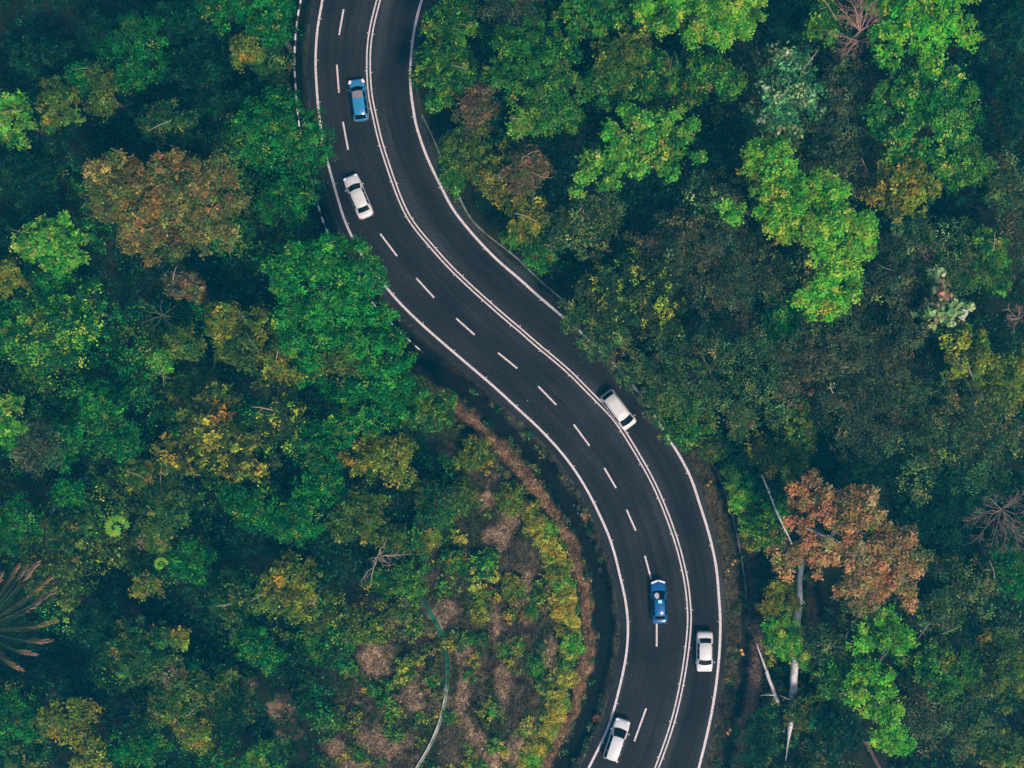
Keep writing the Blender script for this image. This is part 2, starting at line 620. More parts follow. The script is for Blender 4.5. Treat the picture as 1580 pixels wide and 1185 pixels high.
def build_road():
    n = 420
    a = resample(offset(LC, -0.85), n)
    b = resample(offset(RC, 0.65), n)
    K = 14
    V, UV = [], []
    wob_a = 0.10 * (vnoise(np.arange(n) / 3.0, np.zeros(n), 3) - 0.5)
    wob_b = 0.14 * (vnoise(np.arange(n) / 2.0, np.zeros(n), 4) - 0.5)
    d = b - a
    wid = np.linalg.norm(d, axis=1)[:, None]
    a = a - d / wid * wob_a[:, None]
    b = b + d / wid * wob_b[:, None]
    along = np.r_[0, np.cumsum(np.linalg.norm(np.diff((a + b) / 2, axis=0), axis=1))]
    for k in range(K + 1):
        u = k / K
        p = a * (1 - u) + b * u
        V.append(np.c_[p, np.zeros(n)])
        UV.append(np.c_[np.full(n, u), along])
    V = np.vstack(V)
    UV = np.vstack(UV)
    i = np.arange(n - 1)
    F = np.vstack([np.c_[k * n + i, k * n + n + i, k * n + n + i + 1, k * n + i + 1] for k in range(K)])
    me = np_mesh('road', V, F, M['asphalt'])
    uvl = me.uv_layers.new(name='UVMap')
    vi = np.empty(len(me.loops), dtype=np.int32)
    me.loops.foreach_get('vertex_index', vi)
    uvl.data.foreach_set('uv', UV[vi].astype(np.float32).ravel())
    road = structure('road', me)
    link('edge_line', strip('edge_line', LC, 0.125, 0.004, M['paint']), road)
    link('edge_line', strip('edge_line', RC, 0.135, 0.004, M['paint']), road)
    for s in (-1, 1):
        link('centre_line', strip('centre_line', offset(CC, s * 0.19), 0.078, 0.004, M['paint']), road)
    dashes = [((536, -74), (532, -33)), ((530.1, 14.4), (523.3, 53.7)), ((519.7, 99.7), (523, 143.3)), ((529.1, 187.8), (537.2, 231.1)), ((549, 275), (565, 318)),
              ((586.8, 360.8), (612.7, 395.2)), ((642.3, 429.1), (669.9, 459.5)), ((703.8, 491.1), (732.4, 516.7)), ((768.4, 544.3), (798.2, 568.4)),
              ((830.4, 596), (858.2, 624.6)), ((885.3, 655), (909.6, 687.8)), ((932.4, 722), (950.6, 752.9)), ((966.8, 786.3), (981, 818.7)), ((995, 857.5), (1004.8, 893.9)),
              ((1013.4, 950), (1013.2, 997.7)), ((1009, 1040), (1005, 1062)) if False else ((997, 1093), (978.7, 1143.7))]
    for p, q in dashes:
        P = np.array([mapped(*p), mapped(*q)])
        R = P[0] + (P[1] - P[0]) * np.linspace(0, 1, 8)[:, None]
        link('lane_dash', strip('lane_dash', R, 0.092, 0.004, M['paint']), road)
    # raised reflective studs along the lines
    w_, l_, h_ = 0.058, 0.055, 0.03
    V = [(-w_, -l_, .004), (w_, -l_, .004), (w_, l_, .004), (-w_, l_, .004), (-w_ * .6, -l_ * .6, h_), (w_ * .6, -l_ * .6, h_), (w_ * .6, l_ * .6, h_), (-w_ * .6, l_ * .6, h_)]
    F = [(0, 1, 5, 4), (1, 2, 6, 5), (2, 3, 7, 6), (3, 0, 4, 7), (4, 5, 6, 7)]
    sm = py_mesh('road_stud', V, F, M['stud'])

    def studs(R, start, step):
        d = np.r_[0, np.cumsum(np.linalg.norm(np.diff(R, axis=0), axis=1))]
        for s in np.arange(start, d[-1], step):
            x, y = np.interp(s, d, R[:, 0]), np.interp(s, d, R[:, 1])
            if abs(x) < 57 and abs(y) < 43.5:
                k = min(np.searchsorted(d, s), len(R) - 2)
                t = R[k + 1] - R[k]
                link('road_stud', sm, road, (x, y, 0), math.atan2(t[1], t[0]) - math.pi / 2)
    studs(offset(CC, -0.36), 1.0, 4.2)
    studs(offset(CC, 0.36), 1.0, 4.2)
    studs(offset(LC, 0.24), 2.0, 4.6)
    studs(offset(RC, -0.24), 2.0, 8.4)


build_road()


def kerb(name, pts, half, h, mat, z0=0.02, tint=None):
    """low concrete edging with a real top and sides that follows the ground"""
    R = dense_curve(pts, 0.5)
    g = ground_z(R[:, 0], R[:, 1])
    N = normals2(R)
    n = len(R)
    jig = 1 + 0.25 * (vnoise(np.arange(n) / 2.0, np.zeros(n), 5) - 0.5)[:, None]
    a, b = R - N * half * jig, R + N * half * jig
    top = g + h
    V = np.vstack([np.c_[a, g - 0.3], np.c_[a, top], np.c_[b, top], np.c_[b, g - 0.3]])
    i = np.arange(n - 1)
    F = np.vstack([np.c_[k * n + i, k * n + n + i, k * n + n + i + 1, k * n + i + 1] for k in range(3)])
    me = np_mesh(name, V, F, mat, tint)
    return structure(name, me)


kerb('drain_kerb', [(651, 178), (657, 190), (668, 212), (676, 232), (690, 268), (707, 300), (722, 332), (745, 357), (775, 380), (800, 400), (825, 425), (852, 449), (880, 472)], 0.085, 0.14, M['concrete'])
kerb('drain_kerb', [(1050, 674), (1058, 680), (1074, 690), (1090, 703), (1105, 722), (1112, 740), (1120, 760), (1130, 793), (1137, 820), (1144, 855), (1150, 895), (1152, 925)], 0.065, 0.12, M['concrete'])


def channel():
    """open concrete drain channel: a shallow U with raised lips"""
    R = dense_curve(CHANNEL, 0.4)
    g = ground_z(R[:, 0], R[:, 1])
    for _ in range(8):
        g[1:-1] = .25 * g[:-2] + .5 * g[1:-1] + .25 * g[2:]
    N = normals2(R)
    n = len(R)
    prof = [(-0.34, -0.25), (-0.34, 0.16), (-0.24, 0.16), (-0.16, 0.02), (0.16, 0.02), (0.24, 0.16), (0.34, 0.16), (0.34, -0.25)]
    u = np.linspace(0, 1, n)
    wid = 0.48 + 0.26 * np.exp(-((u - 0.25) / 0.2) ** 2)
    V = np.vstack([np.c_[R + N * (p * wid)[:, None], g + q + 0.1] for p, q in prof])
    i = np.arange(n - 1)
    F = np.vstack([np.c_[k * n + i, k * n + n + i, k * n + n + i + 1, k * n + i + 1] for k in range(len(prof) - 1)])
    moss = smoothstep(0.35, 0.6, u + 0.12 * (vnoise(u * 40, u * 0, 8) - 0.5))[:, None]
    c = np.array([(0.02, 0.13, 0.06)]) * (1 - moss) + np.array([(0.42, 0.44, 0.38)]) * moss
    c = c * (0.45 + 0.8 * vnoise(u * 60, u * 0, 9))[:, None]
    me = np_mesh('drain_channel', V, F, M['ground'], np.vstack([c] * len(prof)))
    structure('drain_channel', me)


channel()


# ------------------------------------------------------------------ small mesh builders
class MB:
    def __init__(self):
        self.V, self.F = [], []

    def add(self, V, F):
        o = len(self.V)
        self.V += [tuple(map(float, v)) for v in V]
        self.F += [tuple(i + o for i in f) for f in F]
        return self

    def box(self, c, s, rz=0.0, rx=0.0, bevel=0.25):
        """box with chamfered top edges"""
        x, y, z = s[0] / 2, s[1] / 2, s[2] / 2
        b = min(x, y, z) * bevel
        P = [(-x, -y, -z), (x, -y, -z), (x, y, -z), (-x, y, -z), (-x, -y, z - b), (x, -y, z - b), (x, y, z - b), (-x, y, z - b),
             (-x + b, -y + b, z), (x - b, -y + b, z), (x - b, y - b, z), (-x + b, y - b, z)]
        out = []
        for p in P:
            v = Vector(p)
            if rx:
                v.rotate(Matrix.Rotation(rx, 3, 'X'))
            if rz:
                v.rotate(Matrix.Rotation(rz, 3, 'Z'))
            out.append(v + Vector(c))
        F = [(3, 2, 1, 0), (0, 1, 5, 4), (1, 2, 6, 5), (2, 3, 7, 6), (3, 0, 4, 7), (4, 5, 9, 8), (5, 6, 10, 9), (6, 7, 11, 10), (7, 4, 8, 11), (8, 9, 10, 11)]
        return self.add(out, F)

    def tube(self, pts, rad, n=6, cap=True):
        pts = [Vector(p) for p in pts]
        rings = []
        for i, p in enumerate(pts):
            d = (pts[min(i + 1, len(pts) - 1)] - pts[max(i - 1, 0)])
            if d.length < 1e-6:
                d = Vector((0, 0, 1))
            d.normalize()
            a = d.orthogonal().normalized() if i == 0 else (prev - d * prev.dot(d)).normalized()
            prev = a
            b = d.cross(a)
            rings.append([p + (a * math.cos(k * 2 * math.pi / n) + b * math.sin(k * 2 * math.pi / n)) * rad[i] for k in range(n)])
        V = [v for r in rings for v in r]
        F = []
        for i in range(len(pts) - 1):
            for k in range(n):
                k2 = (k + 1) % n
                F.append((i * n + k, i * n + k2, (i + 1) * n + k2, (i + 1) * n + k))
        if cap:
            F.append(tuple(range(n))[::-1])
            F.append(tuple((len(pts) - 1) * n + k for k in range(n)))
        return self.add(V, F)

    def ball(self, c, r, nu=8, nv=5):
        V, F = [], []
        for j in range(nv + 1):
            t = math.pi * j / nv
            for i in range(nu):
                a = 2 * math.pi * i / nu
                V.append((c[0] + r[0] * math.sin(t) * math.cos(a), c[1] + r[1] * math.sin(t) * math.sin(a), c[2] + r[2] * math.cos(t)))
        for j in range(nv):
            for i in range(nu):
                i2 = (i + 1) % nu
                F.append((j * nu + i, (j + 1) * nu + i, (j + 1) * nu + i2, j * nu + i2))
        return self.add(V, F)

    def build(self, name, mat, parent=None, smooth=False, subsurf=0):
        me = py_mesh(name, self.V, self.F, mat, smooth)
        o = link(name, me, parent)
        if subsurf:
            m = o.modifiers.new('smooth', 'SUBSURF')
            m.levels = m.render_levels = subsurf
        return o




# ------------------------------------------------------------------ vehicles (built pointing along +Y)
def make_car(name, label, cat, tail_px, nose_px, width, hood, screen, roof, rear, boot, paint, roof_h=1.48, cabin_w=0.70, lights='normal', extras=()):
    zc = 0.9
    x0, y0 = mapped(*tail_px, zc)
    x1, y1 = mapped(*nose_px, zc)
    length = math.hypot(x1 - x0, y1 - y0)
    tot = hood + screen + roof + rear + boot
    hood, screen, roof, rear, boot = [v * length / tot for v in (hood, screen, roof, rear, boot)]
    root = thing(name, label, cat, ((x0 + x1) / 2, (y0 + y1) / 2, 0.006), math.atan2(y1 - y0, x1 - x0) - math.pi / 2, 'vehicles on the winding road')
    hl, hw = length / 2, width / 2
    y_wb = hl - hood
    y_wt = y_wb - screen
    y_rt = y_wt - roof
    y_rb = y_rt - rear
    belt = 0.96
    tailz = belt + (0.02 if boot > 0.3 else 0.1)
    st = [(-hl, .74, .70), (-hl + .07, .88, tailz - .14), (-hl + .22, .955, tailz), (y_rb if boot > .35 else -hl + .45, .985, tailz + .02), (-hl * .35, 1.0, belt), (hl * .2, 1.0, belt),
          (y_wb + .05, .99, belt - .01), (y_wb + (hl - y_wb) * .5, .97, belt - .07), (hl - .24, .91, .80), (hl - .08, .80, .70), (hl, .62, .56)]
    V, F = [], []
    for y, k, zt in st:
        h = hw * k
        half = [(0, .20), (h * .8, .20), (h * .97, .30), (h, .55), (h * .985, zt - .16), (h * .90, zt - .02), (h * .5, zt + .015), (0, zt + .03)]
        ring = [(x, y, z) for x, z in half] + [(-x, y, z) for x, z in half[-2:0:-1]]
        V += ring
    n = len(ring)
    for i in range(len(st) - 1):
        for k in range(n):
            k2 = (k + 1) % n
            F.append((i * n + k, (i + 1) * n + k, (i + 1) * n + k2, i * n + k2))
    F.append(tuple(range(n)))
    F.append(tuple((len(st) - 1) * n + k for k in range(n))[::-1])
    body = MB().add(V, F).build('body', paint, root, smooth=True, subsurf=1)

    # cabin: rows of (y, z, half width) from windscreen foot over the roof to the rear screen foot
    cw = hw * cabin_w
    rows = [(y_wb, belt - .02, hw * .84, .16), (y_wt, roof_h - .05, cw, .07), (y_wt - roof * .3, roof_h - .01, cw * 1.03, .0), (y_rt + roof * .3, roof_h - .015, cw * 1.02, .0),
            (y_rt, roof_h - .07, cw * .97, -.05), (y_rb, tailz - .0, hw * .80, -.08)]
    T = [-1, -.8, -.4, 0, .4, .8, 1]

    def surf(j, s, t):
        a, b = rows[j], rows[j + 1]
        y = a[0] + (b[0] - a[0]) * s + (a[3] + (b[3] - a[3]) * s) * (1 - t * t)
        z = a[1] + (b[1] - a[1]) * s + .05 * (1 - t * t) * (1 if 0 < j < 4 else (s if j == 0 else 1 - s)) - .03 * abs(t) ** 6
        return Vector((t * (a[2] + (b[2] - a[2]) * s), y, z))
    m = MB()
    g = []
    for j in range(len(rows)):
        jj, s = (j, 0) if j < len(rows) - 1 else (j - 1, 1)
        g.append([surf(jj, s, t) for t in T])
    V = [p for r in g for p in r]
    k = len(T)
    F = [(j * k + i, j * k + i + 1, (j + 1) * k + i + 1, (j + 1) * k + i) for j in range(len(rows) - 1) for i in range(k - 1)]
    m.add(V, F)
    belt_pts = [(hw * .93, r[0] + (0 if j else -.02), belt - .03) for j, r in enumerate(rows)]
    for sgn in (-1, 1):
        V = []
        for j, r in enumerate(g):
            top = r[-1] if sgn > 0 else r[0]
            V += [top, (sgn * belt_pts[j][0], belt_pts[j][1], belt_pts[j][2])]
        F = [(2 * j, 2 * j + 1, 2 * j + 3, 2 * j + 2)[::sgn] for j in range(len(rows) - 1)]
        m.add(V, F)
    m.build('cabin', paint, root, smooth=True)

    def glass(nm, j, s0, s1, t0, t1, mat, lift=.012):
        mm = MB()
        S = np.linspace(s0, s1, 4)
        TT = np.linspace(t0, t1, 7)
        P = []
        for s in S:
            for t in TT:
                e = .01
                p = surf(j, s, t)
                du, dv = surf(j, s + e, t) - p, surf(j, s, t + e) - p
                nn = du.cross(dv)
                nn.normalize()
                if nn.z < 0:
                    nn = -nn
                P.append(p + nn * lift)
        mm.add(P, [(a * 7 + b, a * 7 + b + 1, a * 7 + b + 8, a * 7 + b + 7) for a in range(3) for b in range(6)])
        return mm.build(nm, mat, root, smooth=True)
    glass('windscreen', 0, .04, .98, -.95, .95, M['car_glass'])
    glass('rear_window', 4, .10, .92, -.90, .90, M['car_glass'])
    for sgn in (-1, 1):
        mids = [(1, 0.0, .95), (2, .0, 1.0), (3, .05, 1.0)]
        for j, s0, s1 in mids:
            a0, a1 = g[j][-1], g[j + 1][-1]
            b0, b1 = Vector(belt_pts[j]), Vector(belt_pts[j + 1])
            q = []
            for s, v in ((s0 + .03, .06), (s1 - .03, .06), (s1 - .03, .88), (s0 + .03, .88)):
                p = (a0 + (a1 - a0) * s) * (1 - v) + (b0 + (b1 - b0) * s) * v + Vector((.014, 0, .006))
                q.append((p.x * sgn, p.y, p.z))
            MB().add(q, [(0, 1, 2, 3)[::sgn]]).build('side_window', M['car_glass'], root)
    for sgn in (-1, 1):
        MB().ball((sgn * (hw + .09), y_wb - .22, belt + .06), (.11, .07, .08)).build('door_mirror', paint, root, smooth=True)
        if lights == 'bar':     # swept lamps that meet near the nose
            MB().box((sgn * hw * .46, hl - .14, .74), (hw * .86, .20, .14), rz=-sgn * .36).build('headlight', M['lamp_glass'], root)
        elif lights == 'wing':
            MB().box((sgn * hw * .80, hl - .34, .80), (.28, .42, .12), rz=sgn * .35).build('headlight', M['lamp_glass'], root)
        else:
            MB().box((sgn * hw * .68, hl - .22, .735), (.34, .26, .12), rz=-sgn * .35).build('headlight', M['lamp_glass'], root)
        MB().box((sgn * hw * .74, -hl + .07, .78), (.30, .09, .14), rz=sgn * .25).build('tail_light', M['tail_glass'], root)
        for y in (hl * .62, -hl * .60):
            wz = MB()
            wz.tube([(sgn * (hw - .19), y, .32), (sgn * (hw - .17), y, .32), (sgn * (hw - .03), y, .32), (sgn * (hw + .012), y, .32)], [.29, .325, .325, .29], n=16)
            wheel = wz.build('wheel', M['tyre'], root, smooth=False)
            MB().tube([(sgn * (hw + .0), y, .32), (sgn * (hw + .016), y, .32)], [.20, .20], n=12).build('rim', M['rim'], wheel)
    MB().box((0, hl - .02, .42), (hw * 1.0, .08, .16)).build('grille', M['trim'], root)
    MB().box((0, -hl + .01, .40), (hw * 1.2, .08, .14)).build('bumper_trim', M['trim'], root)
    for e in extras:
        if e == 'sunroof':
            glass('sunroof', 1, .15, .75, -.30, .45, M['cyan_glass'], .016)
        elif e == 'sky_reflection':  # grey panel painting the sky reflected in the windscreen
            glass('painted_reflection', 1, .02, .95, -.85, .88, plain('greyish painted reflection', (0.24, 0.21, 0.22), 0.25, spec=0.6, noise=0.25, nscale=5), .014)
        elif e == 'shade':  # white disc painted as sun glare on the windscreen
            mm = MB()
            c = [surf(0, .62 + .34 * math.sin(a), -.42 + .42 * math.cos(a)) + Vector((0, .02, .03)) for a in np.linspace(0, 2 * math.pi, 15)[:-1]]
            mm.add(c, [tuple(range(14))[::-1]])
            mm.build('glare_disc', M['white_metal'], root)
        elif e == 'rails':
            for sgn in (-1, 1):
                MB().tube([(sgn * cw * .86, y_wt - .25, roof_h - .02), (sgn * cw * .88, y_wt - .4, roof_h + .03), (sgn * cw * .88, y_rt + .4, roof_h + .03), (sgn * cw * .86, y_rt + .25, roof_h - .02)],
                          [.018] * 4, n=5).build('roof_rail', M['trim'], root)
    return root


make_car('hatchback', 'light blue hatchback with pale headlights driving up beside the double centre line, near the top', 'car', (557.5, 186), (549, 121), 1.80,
         1.0, .55, 2.45, .45, .15, M['sky_blue_car'], roof_h=1.55, cabin_w=.66, lights='wing', extras=('sky_reflection',))
make_car('saloon_car', 'white saloon car driving up next to the left edge line under the trees', 'car', (566, 335), (539, 270.5), 1.86, 1.15, .62, 1.75, .55, .62, M['white_car'], roof_h=1.46, cabin_w=.70)
make_car('minivan', 'white minivan in the right lane with overhanging branches along its side', 'van', (934, 606), (974, 658.5), 1.92, .55, .70, 2.65, .42, .22, M['white_car'], roof_h=1.66, cabin_w=.76, extras=('rails',))
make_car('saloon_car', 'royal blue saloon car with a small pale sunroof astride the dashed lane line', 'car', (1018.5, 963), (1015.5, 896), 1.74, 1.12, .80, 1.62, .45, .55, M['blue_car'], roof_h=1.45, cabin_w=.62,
         lights='bar', extras=('sunroof', 'shade'))  # last extra is the painted glare on the windscreen
make_car('saloon_car', 'white saloon car coming down the single right lane in the lower bend', 'car', (1088, 974.5), (1087.5, 1037.5), 1.84, .92, .58, 1.68, .52, .72, M['white_car'], roof_h=1.45, cabin_w=.70)
make_car('station_wagon', 'white station wagon with a long roof by the left edge line at the bottom', 'car', (941.5, 1174), (962.5, 1110.5), 1.84, 1.12, .82, 2.55, .25, .08, M['white_car'],
         roof_h=1.55, cabin_w=.66)


# ------------------------------------------------------------------ roadside furniture
def guard_rail():
    R = offset(LC, -2.22)
    ys = (592.5 - np.array([-46, 548])) / PPM
    R = R[(R[:, 1] < ys[0]) & (R[:, 1] > ys[1])]
    R = R[::1]
    d = np.r_[0, np.cumsum(np.linalg.norm(np.diff(R, axis=0), axis=1))]
    root = thing('guard_rail', 'low roadside guard rail with white panels at even gaps, left of the road', 'guard rail', (float(R[0, 0]), float(R[0, 1]), 0))
    o = np.array([R[0, 0], R[0, 1]])
    P = R - o
    m = MB()
    for z, r in ((.66, .028), (.38, .022)):
        m.tube([(a, b, z) for a, b in P[::2]], [r] * len(P[::2]), n=5)
    m.build('rail', M['grey_metal'], root)
    for s in np.arange(0.5, d[-1] - .5, 1.36):
        x, y = np.interp(s, d, P[:, 0]), np.interp(s, d, P[:, 1])
        x2, y2 = np.interp(s + .3, d, P[:, 0]), np.interp(s + .3, d, P[:, 1])
        rz = math.atan2(y2 - y, x2 - x) - math.pi / 2
        MB().box((x, y, .56), (.14, .66, .36), rz=rz).build('white_panel', M['white_metal'], root)
        q = s + .68
        x, y = np.interp(q, d, P[:, 0]), np.interp(q, d, P[:, 1])
        MB().tube([(x, y, -.2), (x, y, .70)], [.04, .04], n=6).build('post', M['grey_metal'], root)


guard_rail()


def marker_post(px, py, h, label, lean=(0, 0), arm=0.0, group=None):
    x, y = mapped(px, py, h)
    x -= lean[0]
    y -= lean[1]
    z = float(ground_z(x, y)[0])
    root = thing('marker_post', label, 'marker post', (x, y, z), 0, group)
    MB().tube([(0, 0, -.3), (lean[0], lean[1], h - z)], [.045, .04], n=7).build('post', M['white_metal'], root)
    cap = MB().ball((lean[0], lean[1], h - z + .06), (.17, .17, .10))
    if arm:
        cap.box((lean[0] + arm / 2, lean[1] - .05, h - z + .04), (arm, .10, .06))
    cap.build('cap', M['white_metal'], root, smooth=True)


marker_post(449, 94, 1.5, 'white capped marker post standing outside the white-panelled guard rail')
marker_post(661.5, 91, 3.2, 'white headed marker post sticking out of the roadside scrub right of the upper bend', lean=(.15, -.1), arm=.38)


def small_post(px, py, label, group):
    x, y, z = on_ground(px, py)
    root = thing('delineator_post', label, 'delineator post', (x, y, z), 0, group)
    MB().tube([(0, 0, -.2), (0, 0, .75), (0, 0, .82)], [.05, .05, .035], n=7).build('post', M['white_metal'], root)


for p, lab in (((1113.5, 745), 'small white delineator post beside the topmost amber sign on the right verge'),
               ((1129, 794), 'small white delineator post on the drain edge between the two upper amber signs'),
               ((1143.5, 857.5), 'small white delineator post just above the second amber sign from the top'),
               ((1117.5, 893.5), 'small white delineator post close to the right edge line, below the second amber sign'),
               ((1155, 968), 'small white delineator post on the far side of the drain above the third amber sign'),
               ((1118, 1096), 'small white delineator post by the verge grass above the lowest amber sign'),
               ((885, 779), 'small white delineator post in the dark left drain, upper one of a pair'),
               ((891, 791), 'small white delineator post in the dark left drain, lower one of a pair'),
               ((814, 618), 'small white delineator post on the left verge where the bend begins')):
    small_post(*p, lab, 'white delineator posts on the verges')


def amber_sign(px, py, ang, label):
    """small curve-warning board on two stubby legs, leaning well back"""
    x, y, z = on_ground(px, py)
    root = thing('warning_sign', label, 'warning sign', (x, y, z), math.radians(ang), 'amber and black warning signs along the outer verge')
    for s in (-.22, .22):
        MB().tube([(0.0, s, -.2), (.02, s, .62)], [.03, .03], n=6).build('leg', M['grey_metal'], root)
    c, sn = math.cos(.7), math.sin(.7)

    def plate(y0, y1, v0, v1, lift, t):
        P = []
        for zz in (0, 1):
            for (yy, vv) in ((y0, v0), (y1, v0), (y1, v1), (y0, v1)):
                P.append((vv * c - (lift + zz * t) * sn * -1 * -1, yy, .62 + vv * sn + (lift + zz * t) * c))
        return P, [(3, 2, 1, 0), (4, 5, 6, 7), (0, 1, 5, 4), (1, 2, 6, 5), (2, 3, 7, 6), (3, 0, 4, 7)]
    MB().add(*plate(-.44, .44, -.24, .24, 0, .03)).build('board', M['black_paint'], root)
    for a, b, v0, v1 in ((-.38, -.08, -.22, .12), (.08, .36, -.10, .21)):
        MB().add(*plate(a, b, v0, v1, .034, .012)).build('amber_panel', M['orange_paint'], root)


amber_sign(1093.5, 745.5, -24, 'amber and black warning sign on the right verge, topmost of the four')
amber_sign(1131, 867, -24, 'amber and black warning sign on the right verge, second from the top')
amber_sign(1143.5, 1004, 30, 'amber and black warning sign on the right verge level with the white saloon car')
amber_sign(1123.5, 1126.5, -20, 'amber and black warning sign on the right verge, lowest of the four')


# ------------------------------------------------------------------ fallen trunks and poles
KEEP_CLEAR = []      # (x, y, radius): undergrowth keeps out of these


def lying_trunk(name, label, cat, pts, mat, branches=(), n=9, keep=1.0):
    """pts: (px, py, z above road, diameter in m)"""
    W = []
    for px, py, z, d in pts:
        x, y = mapped(px, py, z)
        W.append((Vector((x, y, z)), d / 2))
        KEEP_CLEAR.append((x, y, keep))
    for (a, ra), (b, rb) in zip(W[:-1], W[1:]):
        for k in np.linspace(0, 1, int((b - a).length / .7) + 2):
            p = a.lerp(b, float(k))
            KEEP_CLEAR.append((p.x, p.y, keep))
    o = W[0][0]
    root = thing(name, label, cat, tuple(o))
    P, Rr = [], []
    for (a, ra), (b, rb) in zip(W[:-1], W[1:]):
        m = max(2, int((b - a).length / .8))
        for k in range(m):
            t = k / m
            P.append(a.lerp(b, t) - o + Vector((random.uniform(-.06, .06), random.uniform(-.06, .06), random.uniform(-.04, .04))) * min(1, ra * 4))
            Rr.append((ra + (rb - ra) * t) * random.uniform(.82, 1.15))
    P.append(W[-1][0] - o)
    Rr.append(W[-1][1])
    MB().tube(P, Rr, n=n).build('trunk', mat, root, smooth=True)
    for br in branches:
        Q = [Vector((*mapped(px, py, z), z)) - o for px, py, z, d in br]
        MB().tube(Q, [d / 2 for *_, d in br], n=6).build('branch', mat, root, smooth=True)


lying_trunk('fallen_tree', 'thick bleached fallen trunk stretching down from the rust-brown tree, tapering to a thin tip', 'fallen tree',
            [(1237, 862, 2.6, .62), (1234, 905, 2.5, .66), (1232, 945, 2.4, .72), (1229, 985, 2.2, .80), (1226, 1035, 2.0, .82), (1223, 1085, 1.8, .78), (1220, 1118, 1.7, .60), (1217, 1140, 1.7, .22), (1212, 1174, 1.7, .07)],
            M['bark_pale'], branches=[[(1235, 925, 2.5, .2), (1240, 928, 2.6, .12), (1242, 932, 2.7, .05)], [(1228, 990, 2.3, .2), (1224, 984, 2.5, .14), (1222, 978, 2.6, .06)]], keep=1.3)
lying_trunk('fallen_tree', 'slender pale fallen trunk with one side branch, close to the brown bank and verge', 'fallen tree',
            [(1167, 992, 1.0, .14), (1174, 1012, 1.1, .18), (1182, 1034, 1.2, .28), (1183, 1037, 1.2, .42), (1192, 1060, 1.3, .44), (1201, 1083, 1.3, .36)], M['bark_pale'],
            branches=[[(1195, 1073, 1.3, .14), (1186, 1072, 1.35, .12), (1174, 1073, 1.4, .08)]])
lying_trunk('leaning_pole', 'thin pale leaning stem above the brush just up from the rust-brown tree', 'dead stem',
            [(1175, 732, 6.6, .10), (1186, 758, 6.6, .14), (1197, 786, 6.6, .20), (1203, 800, 6.6, .22), (1213, 820, 6.5, .16), (1224, 845, 6.4, .12)], M['bark_pale'],
            branches=[[(1186, 758, 6.65, .36), (1187, 760, 6.75, .30)]], n=6, keep=.5)
lying_trunk('fallen_log', 'dark brown fallen log half hidden below the bright green tree at the bottom right', 'fallen log',
            [(1329, 1134, 1.2, .40), (1338, 1150, 1.2, .42), (1350, 1172, 1.2, .42), (1360, 1192, 1.2, .40)], M['bark_brown'], keep=1.4)


